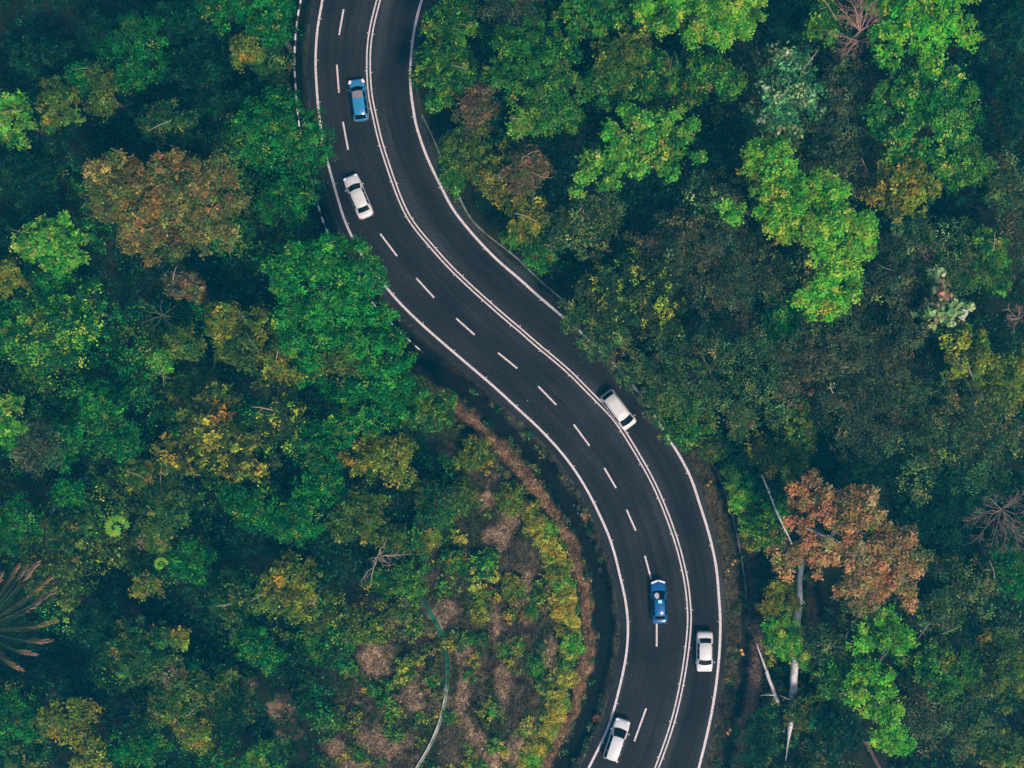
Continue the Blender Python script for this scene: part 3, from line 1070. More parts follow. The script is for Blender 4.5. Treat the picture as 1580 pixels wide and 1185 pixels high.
# ------------------------------------------------------------------ vegetation
PAL = {   # leaf colours and how often each occurs
    'dim': [((0.003, 0.030, 0.014), 5), ((0.006, 0.055, 0.018), 4), ((0.022, 0.110, 0.040), 1)],  # shade put into the leaf colour of dark crowns and undergrowth
    'emerald': [((0.006, 0.145, 0.022), 5), ((0.020, 0.230, 0.028), 4), ((0.095, 0.290, 0.020), 1.7), ((0.004, 0.075, 0.016), 3.4), ((0.200, 0.260, 0.040), 0.4)],
    'green': [((0.035, 0.200, 0.018), 5), ((0.100, 0.300, 0.020), 3), ((0.012, 0.110, 0.018), 4), ((0.220, 0.340, 0.025), 1.2), ((0.150, 0.110, 0.040), 0.5)],
    'bright': [((0.120, 0.390, 0.030), 5), ((0.220, 0.440, 0.040), 3), ((0.030, 0.230, 0.020), 3.6), ((0.400, 0.400, 0.070), 0.8)],
    'lime': [((0.150, 0.470, 0.030), 5), ((0.280, 0.510, 0.040), 3), ((0.045, 0.310, 0.020), 3.6), ((0.440, 0.420, 0.060), 0.6)],
    'mixed': [((0.043, 0.192, 0.016), 4), ((0.140, 0.332, 0.023), 2.5), ((0.011, 0.096, 0.016), 4), ((0.173, 0.175, 0.032), 1.1)],
    'olive': [((0.071, 0.143, 0.015), 5), ((0.155, 0.234, 0.024), 3), ((0.024, 0.092, 0.014), 4), ((0.143, 0.134, 0.025), 1)],
    'yellow': [((0.220, 0.268, 0.020), 5), ((0.120, 0.187, 0.016), 4), ((0.330, 0.311, 0.036), 1.3), ((0.030, 0.094, 0.013), 2.5)],
    'brown': [((0.185, 0.160, 0.042), 5), ((0.270, 0.215, 0.050), 2.6), ((0.080, 0.115, 0.030), 4.6), ((0.340, 0.310, 0.050), 1.2), ((0.360, 0.190, 0.075), 0.7), ((0.090, 0.190, 0.030), 2)],
    'rust': [((0.500, 0.265, 0.120), 5), ((0.380, 0.220, 0.090), 4), ((0.320, 0.270, 0.065), 3), ((0.150, 0.160, 0.040), 2)],
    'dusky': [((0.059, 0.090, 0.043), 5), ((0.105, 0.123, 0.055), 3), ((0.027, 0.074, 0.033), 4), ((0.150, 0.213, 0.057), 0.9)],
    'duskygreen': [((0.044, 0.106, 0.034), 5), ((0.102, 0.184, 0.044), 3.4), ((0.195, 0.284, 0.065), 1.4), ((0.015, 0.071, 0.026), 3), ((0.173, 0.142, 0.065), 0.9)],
    'pale': [((0.263, 0.468, 0.188), 3), ((0.094, 0.286, 0.088), 4), ((0.027, 0.143, 0.056), 4), ((0.475, 0.520, 0.275), 0.7)],
    'cream': [((0.380, 0.460, 0.180), 4), ((0.220, 0.380, 0.130), 4), ((0.080, 0.200, 0.060), 2.4), ((0.460, 0.340, 0.220), 1.0)],
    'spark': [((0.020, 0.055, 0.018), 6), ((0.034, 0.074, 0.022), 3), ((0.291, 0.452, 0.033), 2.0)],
    'ylspark': [((0.038, 0.068, 0.016), 4), ((0.128, 0.152, 0.023), 3), ((0.421, 0.410, 0.036), 2.4), ((0.076, 0.152, 0.018), 2)],
    'grnspark': [((0.008, 0.095, 0.020), 5), ((0.017, 0.162, 0.024), 3), ((0.224, 0.550, 0.033), 2.6), ((0.476, 0.550, 0.055), 0.8)],
    'pink': [((0.204, 0.149, 0.068), 4), ((0.111, 0.099, 0.048), 4), ((0.281, 0.207, 0.088), 1.6), ((0.076, 0.117, 0.024), 3)],
    'mottle': [((0.030, 0.220, 0.020), 5), ((0.010, 0.120, 0.020), 3.6), ((0.100, 0.350, 0.028), 3.4), ((0.260, 0.430, 0.050), 1.5), ((0.140, 0.130, 0.050), 0.3)],
    'rustolive': [((0.380, 0.230, 0.100), 5), ((0.310, 0.250, 0.065), 4), ((0.150, 0.200, 0.040), 3), ((0.480, 0.250, 0.120), 2.4)],
    'gold': [((0.460, 0.420, 0.040), 5), ((0.320, 0.350, 0.030), 4), ((0.150, 0.220, 0.030), 2.5), ((0.520, 0.380, 0.080), 1)],
    'vivid': [((0.100, 0.450, 0.020), 5), ((0.240, 0.540, 0.030), 3), ((0.030, 0.280, 0.020), 2.4), ((0.400, 0.500, 0.060), 0.5)],
    'cool': [((0.030, 0.115, 0.022), 5), ((0.075, 0.160, 0.026), 3), ((0.008, 0.060, 0.018), 4), ((0.200, 0.220, 0.040), 1.1)],
    'rich': [((0.012, 0.220, 0.030), 5), ((0.035, 0.320, 0.035), 4), ((0.130, 0.370, 0.030), 2.2), ((0.006, 0.100, 0.020), 3)],
}


def pal_pick(pal, n):
    P = PAL[pal]
    wts = np.array([q for _, q in P], float)
    return np.array([c for c, _ in P])[rng.choice(len(P), size=n, p=wts / wts.sum())]


def leaf_quads(C, N, size, width=0.55):
    """one bent diamond per leaf cluster"""
    n = len(C)
    N = N / np.linalg.norm(N, axis=1)[:, None]
    R = rng.normal(size=(n, 3))
    T = np.cross(N, R)
    T /= np.linalg.norm(T, axis=1)[:, None] + 1e-9
    B = np.cross(N, T)
    a = (size * rng.uniform(.65, 1.35, n))[:, None]
    b = a * width * rng.uniform(.75, 1.25, n)[:, None]
    V = np.stack([C - T * a * .5, C + B * b * .5 + N * a * .06, C + T * a * .5 - N * a * .10, C - B * b * .5 + N * a * .06], axis=1)
    return V.reshape(-1, 3), np.arange(n * 4).reshape(n, 4)


def foliage(lobes, pal, leaf=.27, dens=1.0, tuft=.46, per=17, down=-.25, spread=.19, accent=.11):
    """lobes: (x, y, z, r, flatten). Returns V, F, tint"""
    CC_, NN_, TT_ = [], [], []
    for x, y, z, r, fl in lobes:
        nt = max(4, int(dens * 3.3 * r * r / (tuft * tuft)))
        zz = rng.uniform(down, 1, nt) ** 1
        ph = rng.uniform(0, 2 * np.pi, nt)
        q = np.sqrt(np.clip(1 - zz * zz, 0, 1))
        D = np.c_[q * np.cos(ph), q * np.sin(ph), zz]
        rad = r * rng.uniform(.74, 1.06, nt)
        Pt = np.array([x, y, z]) + D * rad[:, None] * np.array([1, 1, fl])
        col = pal_pick(pal, nt) * np.exp(rng.normal(0, .24)) * np.exp(rng.normal(0, .26, (nt, 1)))
        col[:, 0] *= np.exp(rng.normal(0, .28))
        keep = np.repeat(np.arange(nt), per)
        m = len(keep)
        off = rng.normal(size=(m, 3)) * tuft * np.array([.48, .48, .17])
        L = Pt[keep] + off
        Nn = D[keep] * .38 + np.array([0, 0, .9]) + rng.normal(size=(m, 3)) * .40
        c = col[keep].copy()
        sw = rng.random(m) < accent
        c[sw] = pal_pick(pal, int(sw.sum()))
        c *= np.exp(rng.normal(0, spread, m))[:, None]
        glint = rng.random(m) < .016  # a few leaves painted paler to stand for glints
        c[glint] = c[glint] * 1.6 + np.array([.05, .07, .04])
        CC_.append(L)
        NN_.append(Nn)
        TT_.append(c)
    C, N, T = np.vstack(CC_), np.vstack(NN_), np.vstack(TT_)
    V, F = leaf_quads(C, N, np.full(len(C), leaf))
    return V, F, np.repeat(np.clip(T, 0, .75), 4, axis=0)


def auto_lobes(rx, ry, ztop, rot=0.0, depth=None, fill=1.0):
    """irregular crown: lobes thrown into a wobbly ellipse, lower towards the rim"""
    R = (rx + ry) / 2
    depth = depth or .55 * R
    ph = rng.uniform(0, 2 * np.pi, 6)
    am = rng.uniform(.06, .20, 6)
    n = max(6, int(fill * 24 * (1 + R / 5)))
    out, P = [], []
    tries = 0
    lr0 = max(.45, .30 * R / (1 + R / 9))
    while len(out) < n and tries < n * 30:
        tries += 1
        u, v = rng.uniform(-1, 1, 2)
        d = math.hypot(u, v)
        th = math.atan2(v, u)
        edge = .88 + sum(a * math.sin((k + 2) * th + p) for k, (a, p) in enumerate(zip(am, ph)))
        r = lr0 * rng.choice([.55, .8, 1.0, 1.35]) * rng.uniform(.85, 1.15)
        if d > edge + .06 - r / R * .40:
            continue
        x, y = u * rx, v * ry
        if any(math.hypot(x - a, y - b) < .44 * (r + c) for a, b, c in P):
            continue
        P.append((x, y, r))
        c_, s_ = math.cos(rot), math.sin(rot)
        z = ztop - r * .8 - depth * d * d * rng.uniform(.7, 1.2) - rng.uniform(0, .38) * R * rng.random()
        out.append((x * c_ - y * s_, x * s_ + y * c_, z, r, .8))
    return out


def off_road(x, y, px, margin=1.6):
    dl, dr = road_dist(x, y)
    dl, dr = float(dl[0]), float(dr[0])
    if dl > margin or dr > margin:
        return x, y
    left = px < 790 + float(line_x(CC, y)) * PPM
    for _ in range(60):
        x += -.3 if left else .3
        dl, dr = road_dist(x, y)
        if (dl[0] if left else dr[0]) > margin:
            break
    return x, y


def tree(px, py, rx, ry, ztop, pal, label, lobes=None, rot=0, leaf=.27, dens=1.0, tuft=.46, name='broadleaf_tree', cat='tree', group='trees of the forest', fill=1.0, bark='bark', per=17):
    zc = ztop - 1.2 if ztop > 3 else ztop * .6
    s = scale_at(zc)
    cx, cy = mapped(px, py, zc)
    if lobes is None:
        L = auto_lobes(rx * s, ry * s, ztop, math.radians(rot), fill=fill)
        L = [(cx + a, cy + b, z, r, f) for a, b, z, r, f in L]
    else:
        L = []
        R = max(math.hypot(a - px, b - py) for a, b, _ in lobes) + 1
        for a, b, r in lobes:
            X, Y = mapped(a, b, zc)
            rr = r * s
            d = math.hypot(a - px, b - py) / R
            # every drawn lobe is itself a cluster of smaller ones
            m = 1 if rr < .9 else max(4, int(3.0 * (rr / 1.05) ** 1.7))
            for k in range(m):
                if m == 1:
                    L.append((X, Y, ztop - rr - d * d * 2.2, rr * .95, .85))
                    continue
                q = math.sqrt(rng.random()) * .72
                t = rng.uniform(0, 2 * math.pi)
                r2 = rr * rng.choice([.22, .34, .46, .54])
                L.append((X + rr * q * math.cos(t), Y + rr * q * math.sin(t), ztop - r2 - d * d * 2.0 - q * q * rr * .9 - rng.uniform(0, .9), r2, .8))
    bx, by = off_road(cx, cy, px)
    gz = float(ground_z(bx, by)[0])
    root = thing(name, label, cat, (bx, by, gz), 0, group)
    o = np.array([bx, by, gz])
    V, F, T = foliage(L, pal, leaf, dens, tuft, per)
    link('crown', np_mesh('crown', V - o, F, M['leaf'], T), root)
    # trunk with limbs reaching into the lobes
    h = max(.6, ztop - gz)
    top = Vector((cx - bx, cy - by, h * .62))
    r0 = .045 + .020 * h
    m = MB()
    k1 = Vector((top.x * .3 + random.uniform(-.1, .1) * h * .1, top.y * .3 + random.uniform(-.1, .1) * h * .1, h * .3))
    m.tube([(0, 0, -.3), (0, 0, .15), k1, top], [r0 * 1.35, r0 * 1.05, r0 * .8, r0 * .5], n=7)
    pick = L if len(L) <= 8 else [L[i] for i in rng.choice(len(L), 8, replace=False)]
    for a, b, z, r, f in pick:
        e = Vector((a - bx, b - by, z - gz))
        st = k1.lerp(top, random.uniform(.35, 1.0))
        mid = st.lerp(e, .5) + Vector((0, 0, .08 * h * random.uniform(-.5, 1)))
        m.tube([st, mid, e], [r0 * .42, r0 * .26, r0 * .10], n=5, cap=False)
    m.build('trunk', M[bark], root, smooth=True)
    if group == 'trees of the forest' and pal not in ('dim', 'emerald') and rng.random() < .4:
        for _ in range(int(rng.integers(1, 3))):
            a, b, z, r, f = L[int(rng.integers(0, len(L)))]
            t = rng.uniform(0, 2 * math.pi)
            s0 = Vector((a - bx, b - by, z - gz + r * .5))
            d = Vector((math.cos(t), math.sin(t), .25)) * rng.uniform(1.0, 2.2)
            e = s0 + d + Vector((0, 0, .5))
            t2 = MB().tube([s0 - d * .3, s0 + d * .45 + Vector((rng.uniform(-.2, .2), rng.uniform(-.2, .2), .35)), e], [.06, .045, .02], n=5)
            t2.tube([s0 + d * .45, s0 + d * .6 + Vector((-d.y, d.x, .3)) * .35], [.035, .015], n=4)
            t2.build('twig', M['bark_tan' if rng.random() < .6 else 'bark_dim'], root)
    return root


def shrub(px, py, rx, ry, ztop, pal, label, **k):
    k.setdefault('name', 'shrub')
    k.setdefault('cat', 'shrub')
    k.setdefault('group', 'shrubs')
    k.setdefault('tuft', .36)
    k.setdefault('leaf', .23)
    return tree(px, py, rx, ry, ztop, pal, label, **k)


# ---- feature trees: every bough placed after the photograph
tree(240, 305, 125, 95, 16, 'brown', 'large brown-leaved round tree, the widest crown left of the road', leaf=.29, dens=1.2, lobes=[
    (170, 248, 30), (150, 275, 32), (205, 285, 38), (250, 250, 30), (285, 245, 28), (322, 240, 22), (340, 268, 24), (300, 285, 40), (250, 300, 42), (200, 330, 42), (165, 315, 34),
    (140, 300, 22), (300, 330, 42), (345, 310, 24), (350, 345, 20), (255, 350, 40), (210, 375, 28), (225, 395, 16), (310, 365, 24), (270, 385, 18), (185, 360, 22), (345, 372, 14)])
tree(1245, 345, 110, 130, 17.5, 'lime', 'tall lime-green tree with an angular crown of separate boughs, the brightest crown on the right', leaf=.29, dens=1.2, lobes=[
    (1190, 236, 34), (1212, 222, 18), (1172, 250, 27), (1205, 262, 36), (1185, 290, 29), (1132, 320, 23), (1118, 312, 10), (1215, 300, 39), (1245, 305, 34), (1272, 282, 25), (1290, 300, 32),
    (1215, 340, 34), (1252, 350, 34), (1290, 345, 36), (1325, 352, 32), (1335, 375, 23), (1300, 385, 32), (1270, 395, 20), (1320, 405, 20), (1285, 430, 29), (1260, 450, 29), (1290, 465, 32),
    (1318, 445, 25), (1262, 478, 18), (1240, 455, 16), (1185, 315, 25)])
tree(1085, 25, 100, 55, 16.5, 'lime', 'broad lime-yellow crown cut by the top edge, right of centre', leaf=.28, dens=1.3, lobes=[
    (1010, 10, 28), (1035, 30, 24), (1060, 5, 30), (1075, 45, 26), (1100, 20, 34), (1130, 40, 26), (1140, 10, 30), (1165, 20, 22), (1090, -15, 34), (1140, -18, 30), (1175, -8, 16), (1065, 62, 14), (1100, 58, 16), (1150, 45, 18), (1040, -15, 28)])
tree(1375, 1050, 65, 110, 15, 'vivid', 'slim lime-green crown bent like a letter S near the bottom right corner', leaf=.28, dens=1.3, lobes=[
    (1345, 985, 24), (1372, 968, 26), (1398, 980, 22), (1380, 995, 26), (1328, 1000, 14), (1410, 990, 10), (1345, 1030, 26), (1322, 1055, 22), (1360, 1045, 22), (1332, 1072, 20), (1370, 1075, 20), (1318, 1092, 8)])
tree(1388, 1120, 50, 60, 12.5, 'vivid', 'vivid green drooping crown directly below the S-shaped lime tree', leaf=.28, dens=1.3, lobes=[
    (1355, 1105, 18), (1375, 1095, 20), (1380, 1120, 24), (1362, 1140, 20), (1390, 1145, 24), (1405, 1162, 20), (1372, 1160, 16), (1345, 1098, 12)])
tree(1310, 845, 120, 110, 15, 'rust', 'rust-orange leaved tree beside the bleached fallen trunk, the only orange crown', leaf=.29, dens=1.05, bark='bark_pale', lobes=[
    (1262, 745, 20), (1250, 765, 24), (1275, 765, 20), (1252, 790, 22), (1230, 755, 10), (1225, 805, 16), (1245, 815, 12), (1275, 785, 14), (1325, 790, 30), (1310, 770, 14), (1345, 785, 24), (1335, 810, 26),
    (1225, 850, 22), (1205, 860, 18), (1215, 880, 18), (1240, 860, 22), (1265, 840, 24), (1290, 845, 26), (1270, 870, 24), (1310, 870, 28), (1345, 850, 24), (1352, 880, 28), (1330, 905, 26), (1300, 815, 22), (1288, 800, 16), (1320, 838, 24)])
tree(1385, 870, 60, 80, 13.5, 'rustolive', 'olive-and-orange crown joined to the right side of the rust-orange tree', leaf=.29, dens=1.2, lobes=[
    (1352, 758, 14), (1405, 835, 22), (1420, 855, 18), (1395, 865, 26), (1415, 885, 20), (1380, 895, 28), (1355, 920, 26), (1325, 935, 20), (1395, 915, 22), (1410, 930, 14), (1305, 915, 16), (1380, 825, 24), (1370, 850, 26), (1345, 890, 28), (1360, 795, 16)])

tree(432, 212, 75, 70, 15, 'emerald', 'large emerald crown overhanging the left edge line between the two upper cars', leaf=.25, dens=1.2, lobes=[
    (370, 185, 22), (395, 165, 26), (425, 150, 24), (450, 165, 26), (475, 190, 24), (488, 212, 20), (496, 228, 16), (503, 205, 12), (500, 240, 12), (400, 205, 30), (435, 200, 32), (465, 225, 28), (420, 240, 28), (450, 255, 24),
    (385, 235, 18), (440, 275, 14), (478, 250, 14)])
tree(505, 455, 95, 100, 15.5, 'rich', 'broad emerald crown beside the upper bend, the biggest green crown left of the road', leaf=.25, dens=1.2, lobes=[
    (420, 420, 28), (450, 385, 28), (490, 370, 26), (530, 372, 26), (558, 390, 22), (572, 412, 18), (580, 438, 14), (440, 450, 32), (485, 420, 36), (530, 420, 34), (555, 435, 26), (430, 490, 26),
    (470, 480, 34), (515, 475, 36), (560, 478, 28), (588, 478, 16), (450, 520, 28), (500, 525, 34), (545, 525, 30), (480, 555, 24)])
tree(595, 555, 50, 66, 13, 'rich', 'emerald crown with yellow flecks leaning to the road where the left line reappears', leaf=.27, dens=1.2, lobes=[
    (600, 500, 20), (580, 520, 28), (610, 530, 24), (625, 552, 16), (570, 560, 28), (605, 575, 26), (628, 592, 13), (590, 610, 26), (618, 622, 16), (555, 595, 20)])
tree(1440, 185, 90, 90, 13.5, 'mottle', 'large mottled green crown below the bright green one, upper right', leaf=.29, dens=1.15, lobes=[
    (1375, 130, 24), (1400, 110, 24), (1435, 105, 26), (1470, 115, 24), (1500, 140, 22), (1365, 165, 24), (1400, 155, 28), (1440, 150, 30), (1480, 160, 28), (1515, 175, 20), (1375, 205, 22),
    (1410, 195, 28), (1450, 195, 30), (1490, 200, 26), (1390, 235, 20), (1425, 235, 24), (1465, 240, 26), (1500, 240, 22), (1485, 270, 18), (1512, 258, 15)])

tree(940, 545, 60, 60, 8, 'duskygreen', 'dark olive crown overhanging the road just above the white minivan', leaf=.25, dens=1.3, lobes=[
    (872, 490, 14), (890, 500, 20), (880, 472, 16), (905, 520, 20), (915, 495, 24), (925, 540, 20), (940, 560, 20), (950, 530, 26), (960, 572, 20), (985, 560, 28), (977, 590, 15), (1000, 612, 17),
    (1022, 600, 26), (1014, 636, 15), (1036, 640, 22)])

tree(985, 228, 96, 66, 13.5, 'bright', 'wide feathery yellow-green crown, centre of the upper right forest', leaf=.30, dens=1.15, lobes=[
    (920, 250, 24), (902, 275, 16), (945, 215, 26), (955, 250, 28), (985, 190, 26), (985, 225, 30), (990, 260, 26), (1020, 195, 26), (1025, 230, 28), (1050, 215, 22), (1065, 190, 18), (1075, 240, 16),
    (1030, 262, 18), (940, 285, 18), (965, 172, 14), (1045, 172, 14), (890, 296, 12)])

# ---- the rest of the canopy: pixel, half sizes, top height, leaves, label
FOREST = [
    # left of the road, top
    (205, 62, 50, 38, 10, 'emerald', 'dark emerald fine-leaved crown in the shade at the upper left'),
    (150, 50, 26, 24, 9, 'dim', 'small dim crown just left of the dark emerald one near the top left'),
    (203, 118, 24, 20, 9, 'green', 'small green crown under the dark emerald one near the top left'),
    (12, 178, 34, 36, 13, 'bright', 'bright yellow-green crown cut by the left edge, upper left'),
    (88, 160, 27, 34, 11.5, 'olive', 'olive crown between the bright edge tree and the narrow brown-green one, upper left'),
    (157, 142, 18, 36, 11.5, 'olive', 'narrow brown-green upright crown, upper left'),
    (124, 124, 20, 22, 9.5, 'emerald', 'small emerald crown touching the narrow brown-green one, upper left'),
    (256, 190, 40, 30, 11, 'cool', 'dark teal-green crown directly above the large brown tree'),
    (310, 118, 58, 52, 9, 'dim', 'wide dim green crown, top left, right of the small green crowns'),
    (378, 78, 22, 20, 11, 'yellow', 'small yellow-olive crown near the top, left of the guard rail'),
    (345, 14, 44, 32, 10, 'emerald', 'dark green crown cut by the top edge, well left of the guard rail'),
    (418, 28, 36, 42, 11.5, 'green', 'green crown at the top edge beside the guard rail'),
    (420, 100, 28, 34, 10, 'mixed', 'brownish green crown left of the white marker post at the guard rail'),
    (385, 165, 34, 34, 11, 'dim', 'dim green crown peeping out behind the large emerald overhanging tree'),
    (45, 285, 42, 44, 9.5, 'dim', 'dim fine-leaved crown left of the large brown tree'),
    (30, 375, 32, 34, 9, 'dim', 'dim dark crown at the left edge, level with the foot of the large brown tree'),
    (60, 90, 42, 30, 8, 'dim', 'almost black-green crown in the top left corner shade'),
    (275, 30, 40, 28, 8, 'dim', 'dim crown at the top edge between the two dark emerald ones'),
    (440, 310, 48, 36, 10, 'emerald', 'dark green crown in shadow left of the white saloon by the trees'),
    # left, middle
    (75, 375, 50, 36, 13, 'bright', 'yellow-green upper arc of crowns below and left of the large brown tree'),
    (66, 515, 58, 46, 13, 'grnspark', 'bright green spotted crown near the left edge, halfway down'),
    (132, 480, 22, 44, 11.5, 'grnspark', 'narrow spotted crown right of the bright green spotted one at the left edge'),
    (85, 440, 34, 26, 9.5, 'emerald', 'dark green crown in the middle of the ring of bright ones at the left'),
    (15, 428, 20, 22, 11, 'yellow', 'small yellow-leaved crown at the left edge, a third of the way down'),
    (15, 500, 24, 30, 9, 'emerald', 'dark crown at the left edge beside the bright green spotted one'),
    (250, 556, 15, 13, 9, 'bright', 'tiny bright yellow-green crown below the bare mossy twigs'),
    (278, 532, 28, 22, 8.5, 'olive', 'olive-green crown beside the tiny bright one below the bare mossy twigs'),
    (342, 498, 22, 26, 10.5, 'yellow', 'small yellow-brown crown left of the broad emerald tree'),
    (285, 442, 26, 18, 8.5, 'pink', 'small brown-pink dry bush under the large brown tree'),
    (525, 552, 32, 30, 13.5, 'olive', 'olive flecked crown set into the broad emerald tree'),
    (430, 565, 34, 36, 11.5, 'yellow', 'yellow-olive crown on the lower left of the broad emerald tree'),
    (385, 525, 48, 56, 11, 'olive', 'olive crown left of the broad emerald tree'),
    (330, 678, 72, 62, 13.5, 'ylspark', 'round yellow-flecked crown, the yellowest on the left side'),
    (424, 655, 34, 54, 13, 'spark', 'dark crown dotted with yellow leaves right of the round yellow-flecked one'),
    (572, 625, 68, 50, 12, 'emerald', 'vivid emerald crown just above the pale olive one, left of the clearing'),
    (500, 690, 46, 42, 9.5, 'emerald', 'emerald crown in half shade left of the pale olive one'),
    (583, 705, 52, 34, 11, 'yellow', 'pale olive crown with tan branches left of the clearing'),
    (640, 615, 30, 42, 8, 'olive', 'olive green crown at the upper tip of the clearing'),
    (675, 635, 26, 32, 6, 'mixed', 'small mixed green crown at the upper tip of the clearing nearest the road bank'),
    (470, 560, 30, 30, 11, 'emerald', 'small emerald crown squeezed between the yellow-olive and the broad emerald ones'),
    (300, 600, 36, 26, 8.5, 'olive', 'olive crown above the round yellow-flecked tree'),
    # left, lower
    (10, 655, 24, 40, 10.5, 'bright', 'bright yellow-green strip of leaves at the left edge, just over halfway down'),
    (52, 690, 40, 40, 10, 'dusky', 'grey-brown crown near the left edge, just over halfway down'),
    (97, 690, 26, 34, 8.5, 'emerald', 'dark green crown right of the grey-brown one near the left edge'),
    (190, 680, 26, 24, 8.5, 'green', 'small green crown left of the round yellow-flecked tree'),
    (160, 622, 28, 28, 8.5, 'green', 'dark tufted crown up and left of the small green one, left side'),
    (225, 735, 28, 26, 8, 'olive', 'olive crown below and left of the round yellow-flecked tree'),
    (25, 806, 28, 40, 9.5, 'green', 'upright green crown at the left edge above the palm'),
    (103, 822, 34, 34, 9, 'mixed', 'pale mixed-green crown between the left edge and the star-leaved plant'),
    (108, 760, 24, 20, 8.5, 'green', 'small green crown above the pale mixed-green one, lower left'),
    (258, 778, 36, 40, 9, 'mixed', 'brown-green crown right of the star-leaved plant'),
    (240, 822, 22, 24, 8, 'olive', 'small olive crown below the brown-green one right of the star-leaved plant'),
    (382, 782, 32, 30, 9, 'green', 'green crown midway between the round yellow-flecked tree and the clearing'),
    (450, 798, 52, 36, 9.5, 'emerald', 'lively green crown left of the olive dome with the yellow hem'),
    (555, 800, 40, 40, 10, 'olive', 'olive dome with a yellow hem above the bare tan branches'),
    (495, 745, 44, 30, 8.5, 'emerald', 'shaded emerald crown between the pale olive one and the lively green one'),
    (445, 905, 38, 42, 10, 'yellow', 'rounded yellow-olive crown, lower left, left of the bare tan branches'),
    (358, 925, 28, 38, 9, 'mixed', 'upright mixed-green crown left of the rounded yellow-olive one'),
    (490, 940, 22, 36, 7.5, 'olive', 'narrow olive crown right of the rounded yellow-olive one'),
    (408, 1008, 26, 26, 7, 'green', 'green crown below the rounded yellow-olive one'),
    (390, 985, 22, 20, 7, 'green', 'small green crown touching the green one below the rounded yellow-olive crown'),
    (212, 1012, 46, 46, 10, 'mixed', 'speckled pale-tipped crown, the largest in the lower left quarter'),
    (275, 982, 13, 12, 8, 'yellow', 'tiny round yellow crown beside the large speckled pale-tipped one'),
    (272, 1078, 34, 40, 9, 'olive', 'olive-green crown below and right of the large speckled one'),
    (262, 1042, 22, 22, 8.5, 'pink', 'small dry pinkish crown between the large speckled one and the olive-green one'),
    (102, 1112, 40, 30, 9.5, 'yellow', 'mustard-yellow crown with a bare twig, lower left corner region'),
    (140, 1168, 25, 24, 8.5, 'yellow', 'yellow-green crown at the bottom edge near the mustard-yellow one'),
    (302, 1132, 24, 28, 8, 'yellow', 'straw-yellow crown with orange tips, bottom left of the clearing'),
    (224, 1152, 28, 24, 8, 'green', 'green crown at the bottom edge, right of the yellow-green one'),
    (20, 1108, 36, 40, 8.5, 'green', 'green crown at the left edge below the palm'),
    (345, 1075, 22, 40, 7, 'olive', 'upright olive crown left of the dry pink patch in the lower left'),
    (378, 1088, 18, 22, 7, 'mixed', 'small mixed crown right of the upright olive one, lower left'),
    (40, 1165, 36, 24, 7.5, 'mixed', 'mixed-green crown in the bottom left corner'),
    (225, 905, 16, 14, 8, 'yellow', 'tiny yellow-tipped crown above the large speckled one'),
    (150, 960, 34, 30, 7, 'dim', 'dim green crown right of the palm'),
    (300, 870, 36, 30, 7, 'emerald', 'dim emerald crown left of the upright mixed-green one'),
    (410, 1168, 26, 22, 6, 'bright', 'yellow-green crown at the bottom edge left of the clearing'),
    # right of the road, top
    (700, 35, 48, 46, 8, 'mixed', 'dark mixed-green crown at the top edge hugging the right edge line'),
    (684, 112, 47, 56, 7, 'mixed', 'twiggy mixed-green crown right of the road beside the upper blue car'),
    (735, 165, 34, 40, 6.5, 'pink', 'dry orange-brown branchy crown right of the upper bend'),
    (718, 225, 36, 34, 6, 'olive', 'olive-brown crown between the road and the dry orange-brown one, upper bend'),
    (770, 272, 46, 44, 7, 'yellow', 'yellow-olive crown inside the upper bend, right of the white saloon by the trees'),
    (812, 335, 32, 44, 7, 'yellow', 'yellow-tipped crown at the drain kerb, lower of the two inside the upper bend'),
    (832, 392, 24, 24, 6, 'green', 'small green crown at the drain kerb below the yellow-tipped one'),
    (785, 15, 42, 36, 9, 'dusky', 'grey-brown crown at the top edge right of the road'),
    (820, 100, 66, 66, 12, 'green', 'big fine-leaved green crown near the top, second row from the road'),
    (865, 175, 34, 30, 9.5, 'green', 'green crown directly below and right of the big fine-leaved one, near the top'),
    (808, 192, 16, 16, 8, 'bright', 'tiny bright green crown left of the green one below the big fine-leaved tree'),
    (815, 265, 32, 28, 8.5, 'pink', 'pinkish brown crown left of the feathery yellow-green tree'),
    (915, 20, 56, 32, 12, 'green', 'green crown at the top edge left of the broad lime-yellow one'),
    (962, 88, 42, 38, 12, 'olive', 'olive-green crown below the green one at the top edge'),
    (935, 130, 40, 34, 10.5, 'green', 'green crown filling the gap left of the boxy speckled one'),
    (1100, 118, 40, 34, 12, 'mixed', 'boxy speckled green crown below the broad lime-yellow one'),
    (1010, 120, 38, 34, 10.5, 'mixed', 'shaded mixed crown left of the boxy speckled one'),
    (1120, 225, 40, 44, 8.5, 'dim', 'dim green crown between the feathery tree and the lime-green angular one'),
    (1218, 140, 46, 62, 12, 'pale', 'pale grey-green large-leaved crown above the lime-green angular tree'),
    (1268, 30, 22, 30, 11, 'green', 'small green crown left of the bare pink tree at the top'),
    (1218, 45, 32, 34, 8, 'dim', 'dim green crown right of the broad lime-yellow one at the top'),
    (1435, 30, 82, 62, 15, 'vivid', 'large bright green crown cut by the top edge right of the bare pink tree'),
    (1305, 155, 46, 66, 10, 'dusky', 'dusky brown crown between the pale grey-green and the large mottled one'),
    (1398, 285, 46, 42, 12.5, 'yellow', 'rounded olive-yellow crown right of the lime-green angular tree'),
    (1492, 252, 36, 32, 12, 'mixed', 'crown with pale round leaves at the lower right tip of the large mottled one'),
    (1310, 255, 44, 36, 9, 'dusky', 'dark brown-green crown in the notch above the lime-green angular tree'),
    (1560, 285, 34, 42, 9, 'duskygreen', 'dark olive crown at the right edge, a quarter of the way down'),
    (1553, 45, 34, 54, 7.5, 'dim', 'dim grey-green crown in the top right corner'),
